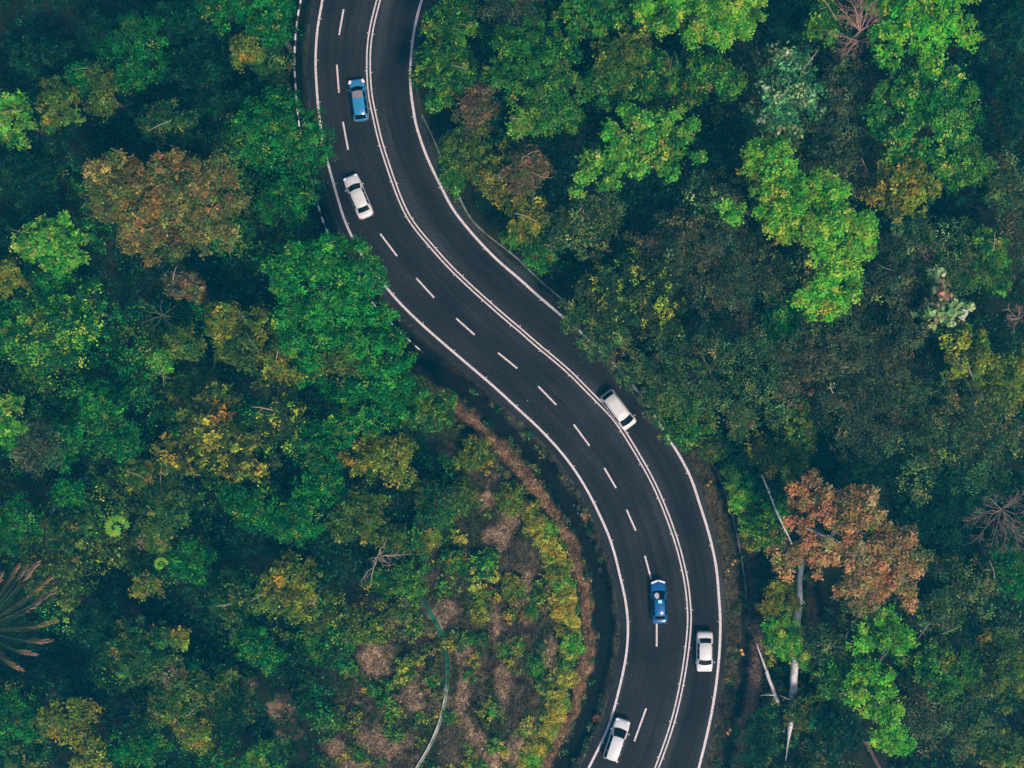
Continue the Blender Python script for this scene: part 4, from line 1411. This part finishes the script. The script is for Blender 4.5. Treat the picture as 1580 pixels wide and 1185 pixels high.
    (1562, 155, 26, 50, 6, 'dim', 'near-black crown at the right edge in the shade of the large mottled tree'),
    # right, middle
    (905, 345, 60, 44, 9, 'duskygreen', 'dark olive crown below the feathery yellow-green tree'),
    (1075, 385, 92, 60, 9.5, 'dusky', 'wide dark grey-brown crown in the middle of the right forest'),
    (985, 448, 78, 66, 10.5, 'spark', 'dark crown with a ring of yellow leaf clusters, right of the middle bend'),
    (1140, 440, 60, 56, 10, 'dusky', 'dusky crown with a few yellow sprigs left of the lower lime-green bough'),
    (915, 486, 40, 58, 7, 'duskygreen', 'dark crown crowding the right edge line in the middle bend'),
    (1108, 568, 110, 84, 12.5, 'duskygreen', 'wide olive-brown crown right of the white minivan, the widest on the right'),
    (1026, 610, 34, 42, 6.5, 'olive', 'olive roadside crown directly right of the white minivan'),
    (1060, 655, 44, 36, 7, 'mixed', 'speckled roadside crown below the olive one near the drain kerb'),
    (1445, 395, 80, 62, 11.5, 'duskygreen', 'olive-grey crown behind the cream-leaved clump'),
    (1378, 430, 30, 36, 11, 'dusky', 'small grey-brown crown left of the cream-leaved clump'),
    (1285, 535, 78, 58, 11, 'dusky', 'wide dusky brown crown below the lowest lime-green bough'),
    (1210, 492, 26, 40, 8, 'emerald', 'small emerald crown in a dark gap left of the lowest lime-green bough'),
    (1390, 545, 62, 58, 10.5, 'dusky', 'dusky crown below the small grey-brown one, right side'),
    (1490, 545, 38, 40, 12, 'yellow', 'yellow-olive crown below the cream-leaved clump'),
    (1550, 590, 42, 40, 11.5, 'yellow', 'olive-yellow crown at the right edge below the cream-leaved clump'),
    (1525, 400, 34, 42, 9.5, 'mixed', 'mixed-green crown right of the olive-grey one, near the right edge'),
    (1565, 375, 26, 52, 9, 'dusky', 'brownish crown cut by the right edge, a third of the way down'),
    (1348, 642, 82, 64, 11.5, 'dusky', 'rounded dark brown-olive crown above the rust-orange tree'),
    (1492, 665, 102, 96, 13, 'duskygreen', 'largest olive-grey crown at the right, above the bare forked tree'),
    (1228, 685, 26, 56, 8, 'olive', 'narrow olive crown above the thin pale leaning stem'),
    (1205, 618, 34, 40, 8, 'duskygreen', 'dark crown right of the wide olive-brown one'),
    (1185, 700, 34, 30, 7.5, 'ylspark', 'yellow-leaved crown behind the bright roadside shrubs'),
    # right, lower
    (1192, 800, 28, 44, 5.6, 'mixed', 'mixed-green crown left of the thin pale leaning stem'),
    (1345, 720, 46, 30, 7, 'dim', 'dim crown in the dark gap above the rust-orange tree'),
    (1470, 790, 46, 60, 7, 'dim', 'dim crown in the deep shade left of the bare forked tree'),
    (1565, 885, 26, 34, 9, 'emerald', 'emerald crown at the right edge below the bare forked tree'),
    (1490, 910, 60, 52, 8.5, 'duskygreen', 'dark speckled crown right of the rust-orange tree'),
    (1455, 1040, 48, 46, 10, 'mixed', 'mixed olive crown right of the S-shaped lime tree'),
    (1440, 955, 34, 32, 8, 'duskygreen', 'small dark crown between the orange tree and the mixed olive one, lower right'),
    (1430, 1100, 30, 34, 9, 'dusky', 'dusky crown below the mixed olive one, lower right'),
    (1492, 1112, 62, 50, 10, 'duskygreen', 'green-brown crown in the bottom right with a bare twig'),
    (1555, 1030, 36, 60, 9, 'olive', 'olive crown at the right edge, lower corner'),
    (1550, 1158, 42, 34, 9, 'olive', 'olive-yellow crown in the bottom right corner'),
    (1290, 1045, 26, 30, 7, 'mixed', 'small mixed crown left of the S-shaped lime tree'),
    (1280, 1003, 30, 34, 6.5, 'duskygreen', 'dark green crown right of the thick bleached trunk'),
    (1250, 1095, 30, 26, 4.5, 'olive', 'low olive crown right of the tapering end of the bleached trunk'),
    (1170, 1140, 34, 50, 4.5, 'dim', 'dim green crown beside the verge at the bottom, left of the bleached trunk tip'),
    (1290, 1130, 40, 40, 6, 'dim', 'dim crown in the dark gap by the brown fallen log'),
]
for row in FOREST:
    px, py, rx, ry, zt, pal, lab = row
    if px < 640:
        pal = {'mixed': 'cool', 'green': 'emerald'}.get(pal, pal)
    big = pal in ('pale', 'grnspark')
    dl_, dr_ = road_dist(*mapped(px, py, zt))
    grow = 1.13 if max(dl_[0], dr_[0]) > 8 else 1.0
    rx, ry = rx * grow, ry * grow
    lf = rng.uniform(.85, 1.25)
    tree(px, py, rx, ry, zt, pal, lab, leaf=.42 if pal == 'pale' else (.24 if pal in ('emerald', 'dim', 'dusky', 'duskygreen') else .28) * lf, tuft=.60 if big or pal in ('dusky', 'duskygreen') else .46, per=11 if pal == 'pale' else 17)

# big round leaves
tree(1462, 465, 40, 50, 13.8, 'cream', 'cream-leaved clump of big round leaves, the palest foliage on the right', leaf=.62, tuft=.55, per=7, lobes=[
    (1452, 422, 9), (1448, 438, 10), (1460, 450, 9), (1450, 460, 10), (1432, 476, 10), (1445, 480, 12), (1462, 472, 10), (1478, 482, 12), (1490, 476, 9), (1470, 490, 12), (1425, 488, 9), (1440, 494, 9)])

SHRUBS = [
    (1204, 925, 32, 32, 4.6, 'yellow', 'yellow-green shrub left of the bleached trunk, upper of two'),
    (1212, 985, 36, 32, 5.2, 'lime', 'yellow-green shrub leaning over the middle of the bleached trunk'),
    (1240, 1012, 16, 20, 5.0, 'bright', 'small vivid green shrub right on top of the bleached trunk'),
    (1133, 735, 18, 22, 2.8, 'bright', 'bright yellow-green roadside shrub above the right drain, topmost of the strip'),
    (1142, 768, 16, 20, 2.8, 'lime', 'lime roadside shrub in the strip above the right drain, second from the top'),
    (1165, 745, 20, 34, 3.6, 'emerald', 'emerald roadside shrub behind the bright strip above the right drain'),
    (1155, 808, 15, 22, 2.6, 'bright', 'yellow-green roadside shrub at the lower end of the strip above the right drain'),
    (1160, 836, 10, 11, 2.2, 'yellow', 'small golden shrub at the foot of the strip above the right drain'),
    (745, 872, 22, 22, 2.6, 'grnspark', 'round bright green shrub with dark leaves in the upper clearing'),
    (655, 912, 14, 26, 2.6, 'yellow', 'yellow shrub at the head of the white concrete channel'),
    (610, 895, 48, 26, 5, 'green', 'wide dark green shrub left of the head of the white concrete channel'),
    (550, 978, 18, 22, 4, 'yellow', 'pale yellow shrub above the largest dry grass patch'),
    (540, 1012, 14, 12, 3.4, 'yellow', 'small golden shrub left of the largest dry grass patch'),
    (545, 1082, 22, 30, 3.6, 'green', 'green shrub left of the round tussock shrub in the clearing'),
    (597, 1072, 21, 28, 3.2, 'olive', 'round tussock-like shrub with a yellow rim in the lower clearing'),
    (508, 1112, 12, 22, 3, 'yellow', 'narrow yellow shrub in the lower left of the clearing'),
    (748, 1085, 30, 26, 2.8, 'yellow', 'broad yellow-olive shrub above the diagonal dry grass strip'),
    (757, 1170, 14, 17, 2.4, 'lime', 'small bright yellow shrub at the bottom edge in the clearing'),
    (672, 1080, 12, 16, 2.2, 'green', 'small green shrub just left of the white concrete channel'),
    (740, 935, 15, 34, 2.8, 'yellow', 'upright yellow-olive shrub right of the white concrete channel'),
    (705, 985, 12, 16, 2.2, 'yellow', 'small yellow shrub hugging the right side of the concrete channel'),
    (735, 700, 28, 28, 2.8, 'yellow', 'yellow-olive shrub beside the brown bank at the top of the clearing'),
    (712, 765, 24, 24, 3.4, 'olive', 'olive shrub in the upper clearing below the yellow-olive one'),
    (660, 765, 26, 24, 4.2, 'olive', 'olive shrub at the upper left of the clearing'),
    (672, 795, 24, 22, 4, 'mixed', 'mixed-green shrub just below the olive one at the upper left of the clearing'),
    (655, 828, 24, 24, 4, 'yellow', 'yellow-green shrub right of the bare tan branches'),
    (612, 832, 18, 20, 4.2, 'olive', 'olive shrub touching the bare tan branches'),
    (785, 770, 22, 22, 2.2, 'yellow', 'yellow shrub at the upper end of the hedge strip'),
    (700, 870, 24, 22, 2.6, 'mixed', 'mixed shrub left of the round bright green one in the upper clearing'),
    (790, 905, 18, 22, 2.2, 'yellow', 'yellow-green shrub in the middle of the clearing right of the upright one'),
    (820, 1030, 18, 24, 2.0, 'green', 'green shrub near the hedge strip in the lower clearing'),
    (800, 1085, 16, 20, 2.0, 'olive', 'olive shrub right of the broad yellow-olive one in the lower clearing'),
    (785, 1130, 20, 14, 2.0, 'mixed', 'low mixed shrub right of the diagonal dry grass strip'),
    (640, 1040, 14, 16, 2.2, 'yellow', 'yellow shrub inside the curve of the concrete channel'),
    (1140, 650, 28, 26, 7, 'duskygreen', 'dark shrub on the lower right rim of the wide olive-brown crown'),
    (1100, 690, 26, 20, 3.4, 'olive', 'olive shrub over the drain kerb above the bright roadside strip'),
    (700, 275, 16, 30, 2.0, 'green', 'low green shrub on the drain kerb inside the upper bend'),
    (478, 1000, 26, 24, 5, 'green', 'green shrub below the narrow olive crown'),
    (475, 1060, 20, 24, 4, 'mixed', 'mixed shrub right of the dry pink patch in the lower left'),
]
for px, py, rx, ry, zt, pal, lab in SHRUBS:
    shrub(px, py, rx, ry, zt, pal, lab)

HEDGE = dense_curve([(818, 790), (845, 830), (862, 870), (873, 915), (879, 960), (880, 1005), (872, 1050), (860, 1090), (842, 1130), (822, 1168), (805, 1200)], .9)
for i, (hx, hy) in enumerate(HEDGE):
    hx += rng.uniform(-.55, .25)
    px, py = 790 + hx * PPM, 592.5 - hy * PPM
    if py < 1190:
        shrub(px, py, rng.uniform(12, 18), rng.uniform(12, 18), rng.uniform(1.3, 2.1), ['gold', 'yellow', 'gold', 'lime', 'gold', 'mixed', 'gold'][i % 7],
              'low yellow-green shrub in the hedge strip along the inner edge of the brown bank', group='hedge strip along the brown bank', fill=.8)


# star-leaved plants: a rosette of broad fingered leaves on a thin stem
def star_plant(px, py, r_px, ztop, pal, label):
    x, y = mapped(px, py, ztop)
    gz = float(ground_z(x, y)[0])
    root = thing('star_leaved_plant', label, 'plant', (x, y, gz), 0, 'star-leaved plants')
    h = ztop - gz
    MB().tube([(0, 0, -.2), (.1, .05, h * .5), (0, 0, h - .2)], [.10, .08, .05], n=6).build('stem', M['bark_dim'], root)
    R = r_px * scale_at(ztop)
    V, F, T = [], [], []
    for k in range(13):
        a = k * 2.4
        rr = R * (.12 + .82 * ((k * .618) % 1))
        c = np.array([rr * math.cos(a), rr * math.sin(a), h - .05 - .25 * rr])
        col = pal_pick(pal, 1)[0]
        for j in range(7):
            b = a + (j - 3) * .75
            ln = R * .42
            d = np.array([math.cos(b), math.sin(b), -.22])
            s = np.array([-math.sin(b), math.cos(b), 0]) * ln * .18
            n0 = len(V)
            V += [c, c + d * ln * .55 + s, c + d * ln, c + d * ln * .55 - s]
            F.append((n0, n0 + 3, n0 + 2, n0 + 1))
            T += [col * rng.uniform(.8, 1.2)] * 4
    link('rosette', np_mesh('rosette', np.array(V), np.array(F), M['leaf'], np.array(T)), root)


star_plant(176, 816, 19, 8.5, 'lime', 'bright lime star-leaved plant standing alone in the lower left forest')
star_plant(246, 872, 11, 7.5, 'lime', 'small lime star-leaved plant below and right of the bright one, lower left')
star_plant(1388, 356, 15, 9, 'pale', 'pale teal star-leaved plant right of the lime-green angular tree')
star_plant(1402, 372, 10, 8.6, 'pale', 'small pale star-leaved plant, lower of two right of the lime-green angular tree')


# ---- bare trees
def bare_tree(px, py, ztop, mat, label, tips, twigs=5, r0=.12, name='bare_tree', spread=.8, droop=.3):
    """tips: photo pixels the main branches reach for, from the fork at (px, py)"""
    x, y = mapped(px, py, ztop - .8)
    bx, by = off_road(x, y, px)
    gz = float(ground_z(bx, by)[0])
    root = thing(name, label, 'bare tree', (bx, by, gz), 0, 'bare leafless trees')
    o = Vector((bx, by, gz))
    fork = Vector((x, y, ztop - .9)) - o
    MB().tube([(0, 0, -.3), fork * .5 + Vector((.1, .1, 0)), fork], [r0 * 1.8, r0 * 1.4, r0], n=7).build('trunk', mat, root, smooth=True)
    for tx, ty in tips:
        m = MB()
        ex, ey = mapped(tx, ty, ztop)
        e = Vector((ex, ey, ztop + random.uniform(-droop, droop))) - o
        L = (e - fork).length
        pts = []
        for k in range(6):
            t = k / 5
            j = .06 * L * math.sin(math.pi * t)
            pts.append(fork.lerp(e, t) + Vector((random.uniform(-j, j), random.uniform(-j, j), random.uniform(-j, j) + .12 * L * t * (1 - t))))
        m.tube(pts, [r0 * (.75 - .6 * k / 5) for k in range(6)], n=5)
        for _ in range(twigs):
            t = random.uniform(.2, .95)
            k = min(4, int(t * 5))
            s = pts[k].lerp(pts[k + 1], t * 5 - k)
            d = (e - fork).normalized()
            a = random.choice((-1, 1)) * random.uniform(.4, 1.0)
            d2 = Vector((d.x * math.cos(a) - d.y * math.sin(a), d.x * math.sin(a) + d.y * math.cos(a), random.uniform(-.2, .4)))
            ll = spread * random.uniform(.5, 1.2) * (1.15 - .6 * t)
            q = s + d2 * ll + Vector((random.uniform(-.15, .15), random.uniform(-.15, .15), 0))
            m.tube([s, s.lerp(q, .5) + Vector((random.uniform(-.1, .1), random.uniform(-.1, .1), .05)), q], [r0 * .24, r0 * .17, r0 * .09], n=4, cap=False)
            for _ in range(2):
                a2 = a + random.uniform(-.8, .8)
                d3 = Vector((d.x * math.cos(a2) - d.y * math.sin(a2), d.x * math.sin(a2) + d.y * math.cos(a2), random.uniform(-.2, .3)))
                s2 = s.lerp(q, random.uniform(.3, .8))
                m.tube([s2, s2 + d3 * ll * .5], [r0 * .14, r0 * .07], n=4, cap=False)
        m.build('branch', mat, root, smooth=True)


bare_tree(1327, 48, 12.5, M['bark_pink'], 'bare pinkish tree with a fan of twigs at the top edge', [(1290, 2), (1305, -8), (1326, -18), (1345, -2), (1362, 12), (1300, 22), (1352, 30), (1318, 6)], 11, .10, spread=1.3)
bare_tree(1325, 62, 10.8, M['bark_pink'], 'bare brownish twigs drooping below the pinkish fan near the top', [(1272, 54), (1284, 82), (1300, 78), (1316, 86), (1358, 56), (1340, 68)], 9, .08, spread=1.2)
bare_tree(1546, 786, 11.5, M['bark_dull'], 'bare forked tree with long pale branches at the right edge', [(1500, 790), (1575, 850), (1548, 850), (1520, 765), (1492, 806), (1506, 836), (1532, 846), (1566, 815), (1586, 832), (1590, 796), (1572, 776), (1588, 760), (1560, 768)], 12, .085, spread=1.5, droop=1.2)
bare_tree(1572, 492, 9.5, M['bark_pink'], 'bare pink-brown twigs cut by the right edge, two fifths down', [(1555, 475), (1552, 492), (1562, 510), (1590, 480), (1588, 505), (1574, 470)], 8, .07, spread=1.0)
bare_tree(583, 858, 7.2, M['bark_tan'], 'bare tan branches forking above the clearing', [(597, 832), (573, 868), (556, 900), (570, 905), (592, 874), (603, 872), (618, 855), (636, 854)], 3, .11, spread=.9)
bare_tree(250, 487, 9, M['bark_dim'], 'bare mossy crossing twigs in the dark gap below the large brown tree', [(272, 470), (228, 495), (220, 478), (262, 505), (275, 510), (232, 518), (212, 455), (248, 464), (215, 500)], 2, .05, spread=.9)
bare_tree(216, 838, 8, M['bark_pink'], 'bare pink sprig right of the bright star-leaved plant', [(222, 824), (210, 832), (224, 846), (214, 850), (208, 840)], 6, .06, spread=.5)
bare_tree(1535, 1120, 10.5, M['bark_dim'], 'bare thin twig over the green-brown crown, bottom right', [(1523, 1105), (1540, 1140), (1518, 1118)], 3, .06, spread=.6)


# ---- palm at the left edge
def palm(px, py, ztop, label):
    x, y = mapped(px, py, ztop)
    gz = float(ground_z(x, y)[0])
    root = thing('palm_tree', label, 'palm', (x, y, gz))
    h = ztop - gz
    MB().tube([(0, 0, -.3), (.1, 0, h * .5), (0, 0, h - .5)], [.28, .20, .17], n=9).build('trunk', M['bark'], root, smooth=True)
    tips = [(10, 890), (38, 880), (52, 884), (70, 880), (86, 908), (90, 930), (62, 945), (86, 978), (72, 1008), (45, 1026), (20, 1048), (-30, 870), (-90, 940), (-70, 1020)]
    s = scale_at(ztop - 1)
    for i, (tx, ty) in enumerate(tips):
        dx, dy = (tx - px) * s, -(ty - py) * s
        L = math.hypot(dx, dy)
        a = math.atan2(dy, dx)
        V, F, T = [], [], []
        col0 = np.array([(.008, .035, .013), (.035, .045, .016), (.007, .030, .013)][i % 3])
        tipc = np.array([(.50, .30, .21), (.42, .23, .09), (.30, .18, .12)][i % 3])
        nn = 26
        mid = []
        for k in range(nn + 1):
            t = k / nn
            r = L * t
            z = h - .3 + 1.5 * math.sin(t * 2.0) * .8 - 1.7 * t ** 2.2
            mid.append(np.array([r * math.cos(a + .15 * t), r * math.sin(a + .15 * t), z]))
        for k in range(3, nn):
            t = k / nn
            d = mid[k + 1] - mid[k]
            d /= np.linalg.norm(d)
            side = np.array([-math.sin(a), math.cos(a), 0])
            ll = .95 * math.sin(math.pi * min(1, .18 + t * .82)) ** .7 + .15
            for sg in (-1, 1):
                c = mid[k]
                tip = c + (side * sg * .42 + d * .80) * ll + np.array([0, 0, -.30 * ll]) + rng.normal(size=3) * .05
                wv = d * .19
                n0 = len(V)
                V += [c - wv, (c + tip) / 2 + wv * .9 + np.array([0, 0, .06]), tip, (c + tip) / 2 - wv * .9 + np.array([0, 0, .06])]
                F.append((n0, n0 + 1, n0 + 2, n0 + 3))
                dry = smoothstep(.66, .88, t + rng.uniform(-.1, .1))
                T += [(col0 * (1 - dry) + tipc * dry) * rng.uniform(.7, 1.3)] * 4
        fr = link('frond', np_mesh('frond', np.array(V), np.array(F), M['leaf'], np.array(T)), root)
        MB().tube([tuple(p) for p in mid[::3]], [.022 - .016 * j / len(mid[::3]) for j in range(len(mid[::3]))], n=5).build('midrib', M['bark_dim'], fr)


palm(-32, 968, 12, 'palm with dry pinkish frond tips reaching in from the left edge')


# ------------------------------------------------------------------ undergrowth, scrub and grass: nobody could count these
def undergrowth():
    g = 2.0
    gx, gy = np.meshgrid(np.arange(-66, 66, g), np.arange(-51, 51, g))
    x = gx.ravel() + rng.uniform(-.9, .9, gx.size)
    y = gy.ravel() + rng.uniform(-.9, .9, gx.size)
    px, py = 790 + x * PPM, 592.5 - y * PPM
    dl, dr = road_dist(x, y)
    clear = in_poly(CLEARING, x, y)
    lowl = py > 560
    okl = (dl > np.where(lowl, 6.8, 2.9)) & ~clear
    okr = dr > np.where(py > 690, 5.6, np.where(py < 470, 2.3, 2.0))
    keep = np.where(dl > 0, okl, okr)
    for a, b, r in KEEP_CLEAR:
        keep &= np.hypot(x - a, y - b) > r + 1.0
    x, y, px, py, dl, dr = [v[keep] for v in (x, y, px, py, dl, dr)]
    gz = ground_z(x, y)
    Vs, Fs, Ts, n0 = [], [], [], 0
    hn = vnoise(x / 7, y / 7, 41)
    cn = vnoise(x / 6, y / 6, 42)
    for i in range(len(x)):
        near = max(dl[i], dr[i])
        r = rng.choice([.8, 1.2, 1.7, 2.3]) * rng.uniform(.85, 1.2) * (.7 if near < 5 else 1)
        top = r * .5 + (0.2 + 5.2 * hn[i] ** 1.8) * min(1, near / 9)
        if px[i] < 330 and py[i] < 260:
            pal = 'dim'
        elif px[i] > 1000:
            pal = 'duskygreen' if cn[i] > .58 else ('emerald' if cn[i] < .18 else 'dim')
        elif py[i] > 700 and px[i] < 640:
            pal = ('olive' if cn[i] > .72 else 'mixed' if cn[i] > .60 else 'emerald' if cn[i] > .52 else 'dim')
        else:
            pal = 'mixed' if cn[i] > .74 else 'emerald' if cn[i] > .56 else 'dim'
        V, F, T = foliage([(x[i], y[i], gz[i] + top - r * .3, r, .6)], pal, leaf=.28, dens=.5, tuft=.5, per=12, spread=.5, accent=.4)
        Vs.append(V)
        Fs.append(F + n0)
        Ts.append(T)
        n0 += len(V)
    stuff('undergrowth', np_mesh('undergrowth', np.vstack(Vs), np.vstack(Fs), M['leaf'], np.vstack(Ts)))


undergrowth()


def scrub():
    """weeds on the open ground of the clearing and the verges"""
    n = 2300
    px = np.r_[rng.uniform(480, 930, n), rng.uniform(1100, 1260, 260)]
    py = np.r_[rng.uniform(590, 1195, n), rng.uniform(700, 1195, 260)]
    x, y = (px - 790) / PPM, (592.5 - py) / PPM
    dl, dr = road_dist(x, y)
    clear = in_poly(CLEARING, x, y)
    k = vnoise(x / 2.2, y / 2.2, 55)
    keep = np.where(px < 1000, clear & (dl > 5.9) & (k > .42) | (py > 600) & ((dl > 1.1) & (dl < 1.9) | (dl > 3.2) & (dl < 3.9)), (dr > 4.9) & (dr < 13) | (dr > 1.0) & (dr < 3.6) & (k > .5))
    for ax, ay, a, b, rot in DRY:
        t = math.radians(rot)
        gx, gy = mapped(ax, ay)
        u = ((x - gx) * math.cos(t) - (y - gy) * math.sin(t)) * PPM / a
        v = ((x - gx) * math.sin(t) + (y - gy) * math.cos(t)) * PPM / b
        keep &= np.hypot(u, v) > .95
    ch = poly_dist(CHANNEL, x, y)
    keep &= ch > .68
    edge = ((dl > 0) & (dl < 4.5) | (dr > 0) & (dr < 4.5))[keep]
    x, y, px, k = x[keep], y[keep], px[keep], k[keep]
    gz = ground_z(x, y)
    Vs, Fs, Ts, n0 = [], [], [], 0
    pals = ['olive', 'mixed', 'yellow', 'duskygreen', 'pink', 'gold', 'yellow', 'green']
    for i in range(len(x)):
        r = rng.uniform(.25, .8)
        pal = pals[int(rng.integers(0, 8))]
        if edge[i]:
            r, pal = rng.uniform(.15, .34), ['dusky', 'duskygreen', 'pink', 'dim'][int(rng.integers(0, 4))]
        V, F, T = foliage([(x[i], y[i], gz[i] + r * .35, r, .7)], pal, leaf=.24, dens=.8, tuft=.3, per=9, spread=.35)
        Vs.append(V)
        Fs.append(F + n0)
        Ts.append(T)
        n0 += len(V)
    stuff('scrub', np_mesh('scrub', np.vstack(Vs), np.vstack(Fs), M['leaf'], np.vstack(Ts)))


scrub()


def dry_grass():
    n = 230000
    px = rng.uniform(440, 1290, n)
    py = rng.uniform(540, 1200, n)
    x, y = (px - 790) / PPM, (592.5 - py) / PPM
    dl, dr = road_dist(x, y)
    clear = in_poly(CLEARING, x, y)
    bank = (dl > 3.7) & (dl < 5.4)
    verge = (dl > .95) & (dl < 1.8) & (rng.random(n) < .5)
    right = ((dr > .75) & (dr < 2.4) & (rng.random(n) < .6) | (dr > 3.1) & (dr < 6)) & (py > 690)
    dry = np.zeros(n, bool)
    for ax, ay, a, b, rot in DRY:
        gx, gy = mapped(ax, ay)
        dry |= np.hypot((x - gx) * PPM / (a * 1.3), (y - gy) * PPM / (b * 1.3)) < 1
    keep = bank | verge | right | (clear & (dl > 5.4) & (rng.random(n) < .55)) | dry & ((dl > 3) | (dr > 3))
    keep &= poly_dist(CHANNEL, x, y) > .5
    x, y, dl, dr = x[keep], y[keep], dl[keep], dr[keep]
    z = ground_z(x, y, (dl, dr))
    col = ground_color(x, y, dl, dr) * np.exp(rng.normal(0.0, .45, len(x)))[:, None]
    N = np.c_[rng.normal(size=(len(x), 2)), np.full(len(x), .75)]
    V, F = leaf_quads(np.c_[x, y, z + .10], N, np.full(len(x), .34), .24)
    stuff('dry_grass', np_mesh('dry_grass', V, F, M['grass'], np.repeat(col, 4, axis=0)))


dry_grass()


# ------------------------------------------------------------------ teal volume added to lift the blacks, standing in for a colour grade
def added_haze():
    m = bpy.data.materials.new('added_haze')
    m.use_nodes = True
    t = m.node_tree
    t.nodes.clear()
    out = t.nodes.new('ShaderNodeOutputMaterial')
    v = t.nodes.new('ShaderNodeVolumePrincipled')
    v.inputs['Color'].default_value = (*HAZE_COLOR, 1)
    v.inputs['Absorption Color'].default_value = (1, 1, 1, 1)
    v.inputs['Density'].default_value = HAZE_DENSITY
    v.inputs['Anisotropy'].default_value = 0.0
    t.links.new(v.outputs[0], out.inputs['Volume'])
    s, z0, z1 = 2150.0, -4.0, H + 1.0
    V = [(-s, -s, z0), (s, -s, z0), (s, s, z0), (-s, s, z0), (-s, -s, z1), (s, -s, z1), (s, s, z1), (-s, s, z1)]
    F = [(3, 2, 1, 0), (0, 1, 5, 4), (1, 2, 6, 5), (2, 3, 7, 6), (3, 0, 4, 7), (4, 5, 6, 7)]
    stuff('added_haze', py_mesh('added_haze', V, F, m))


added_haze()
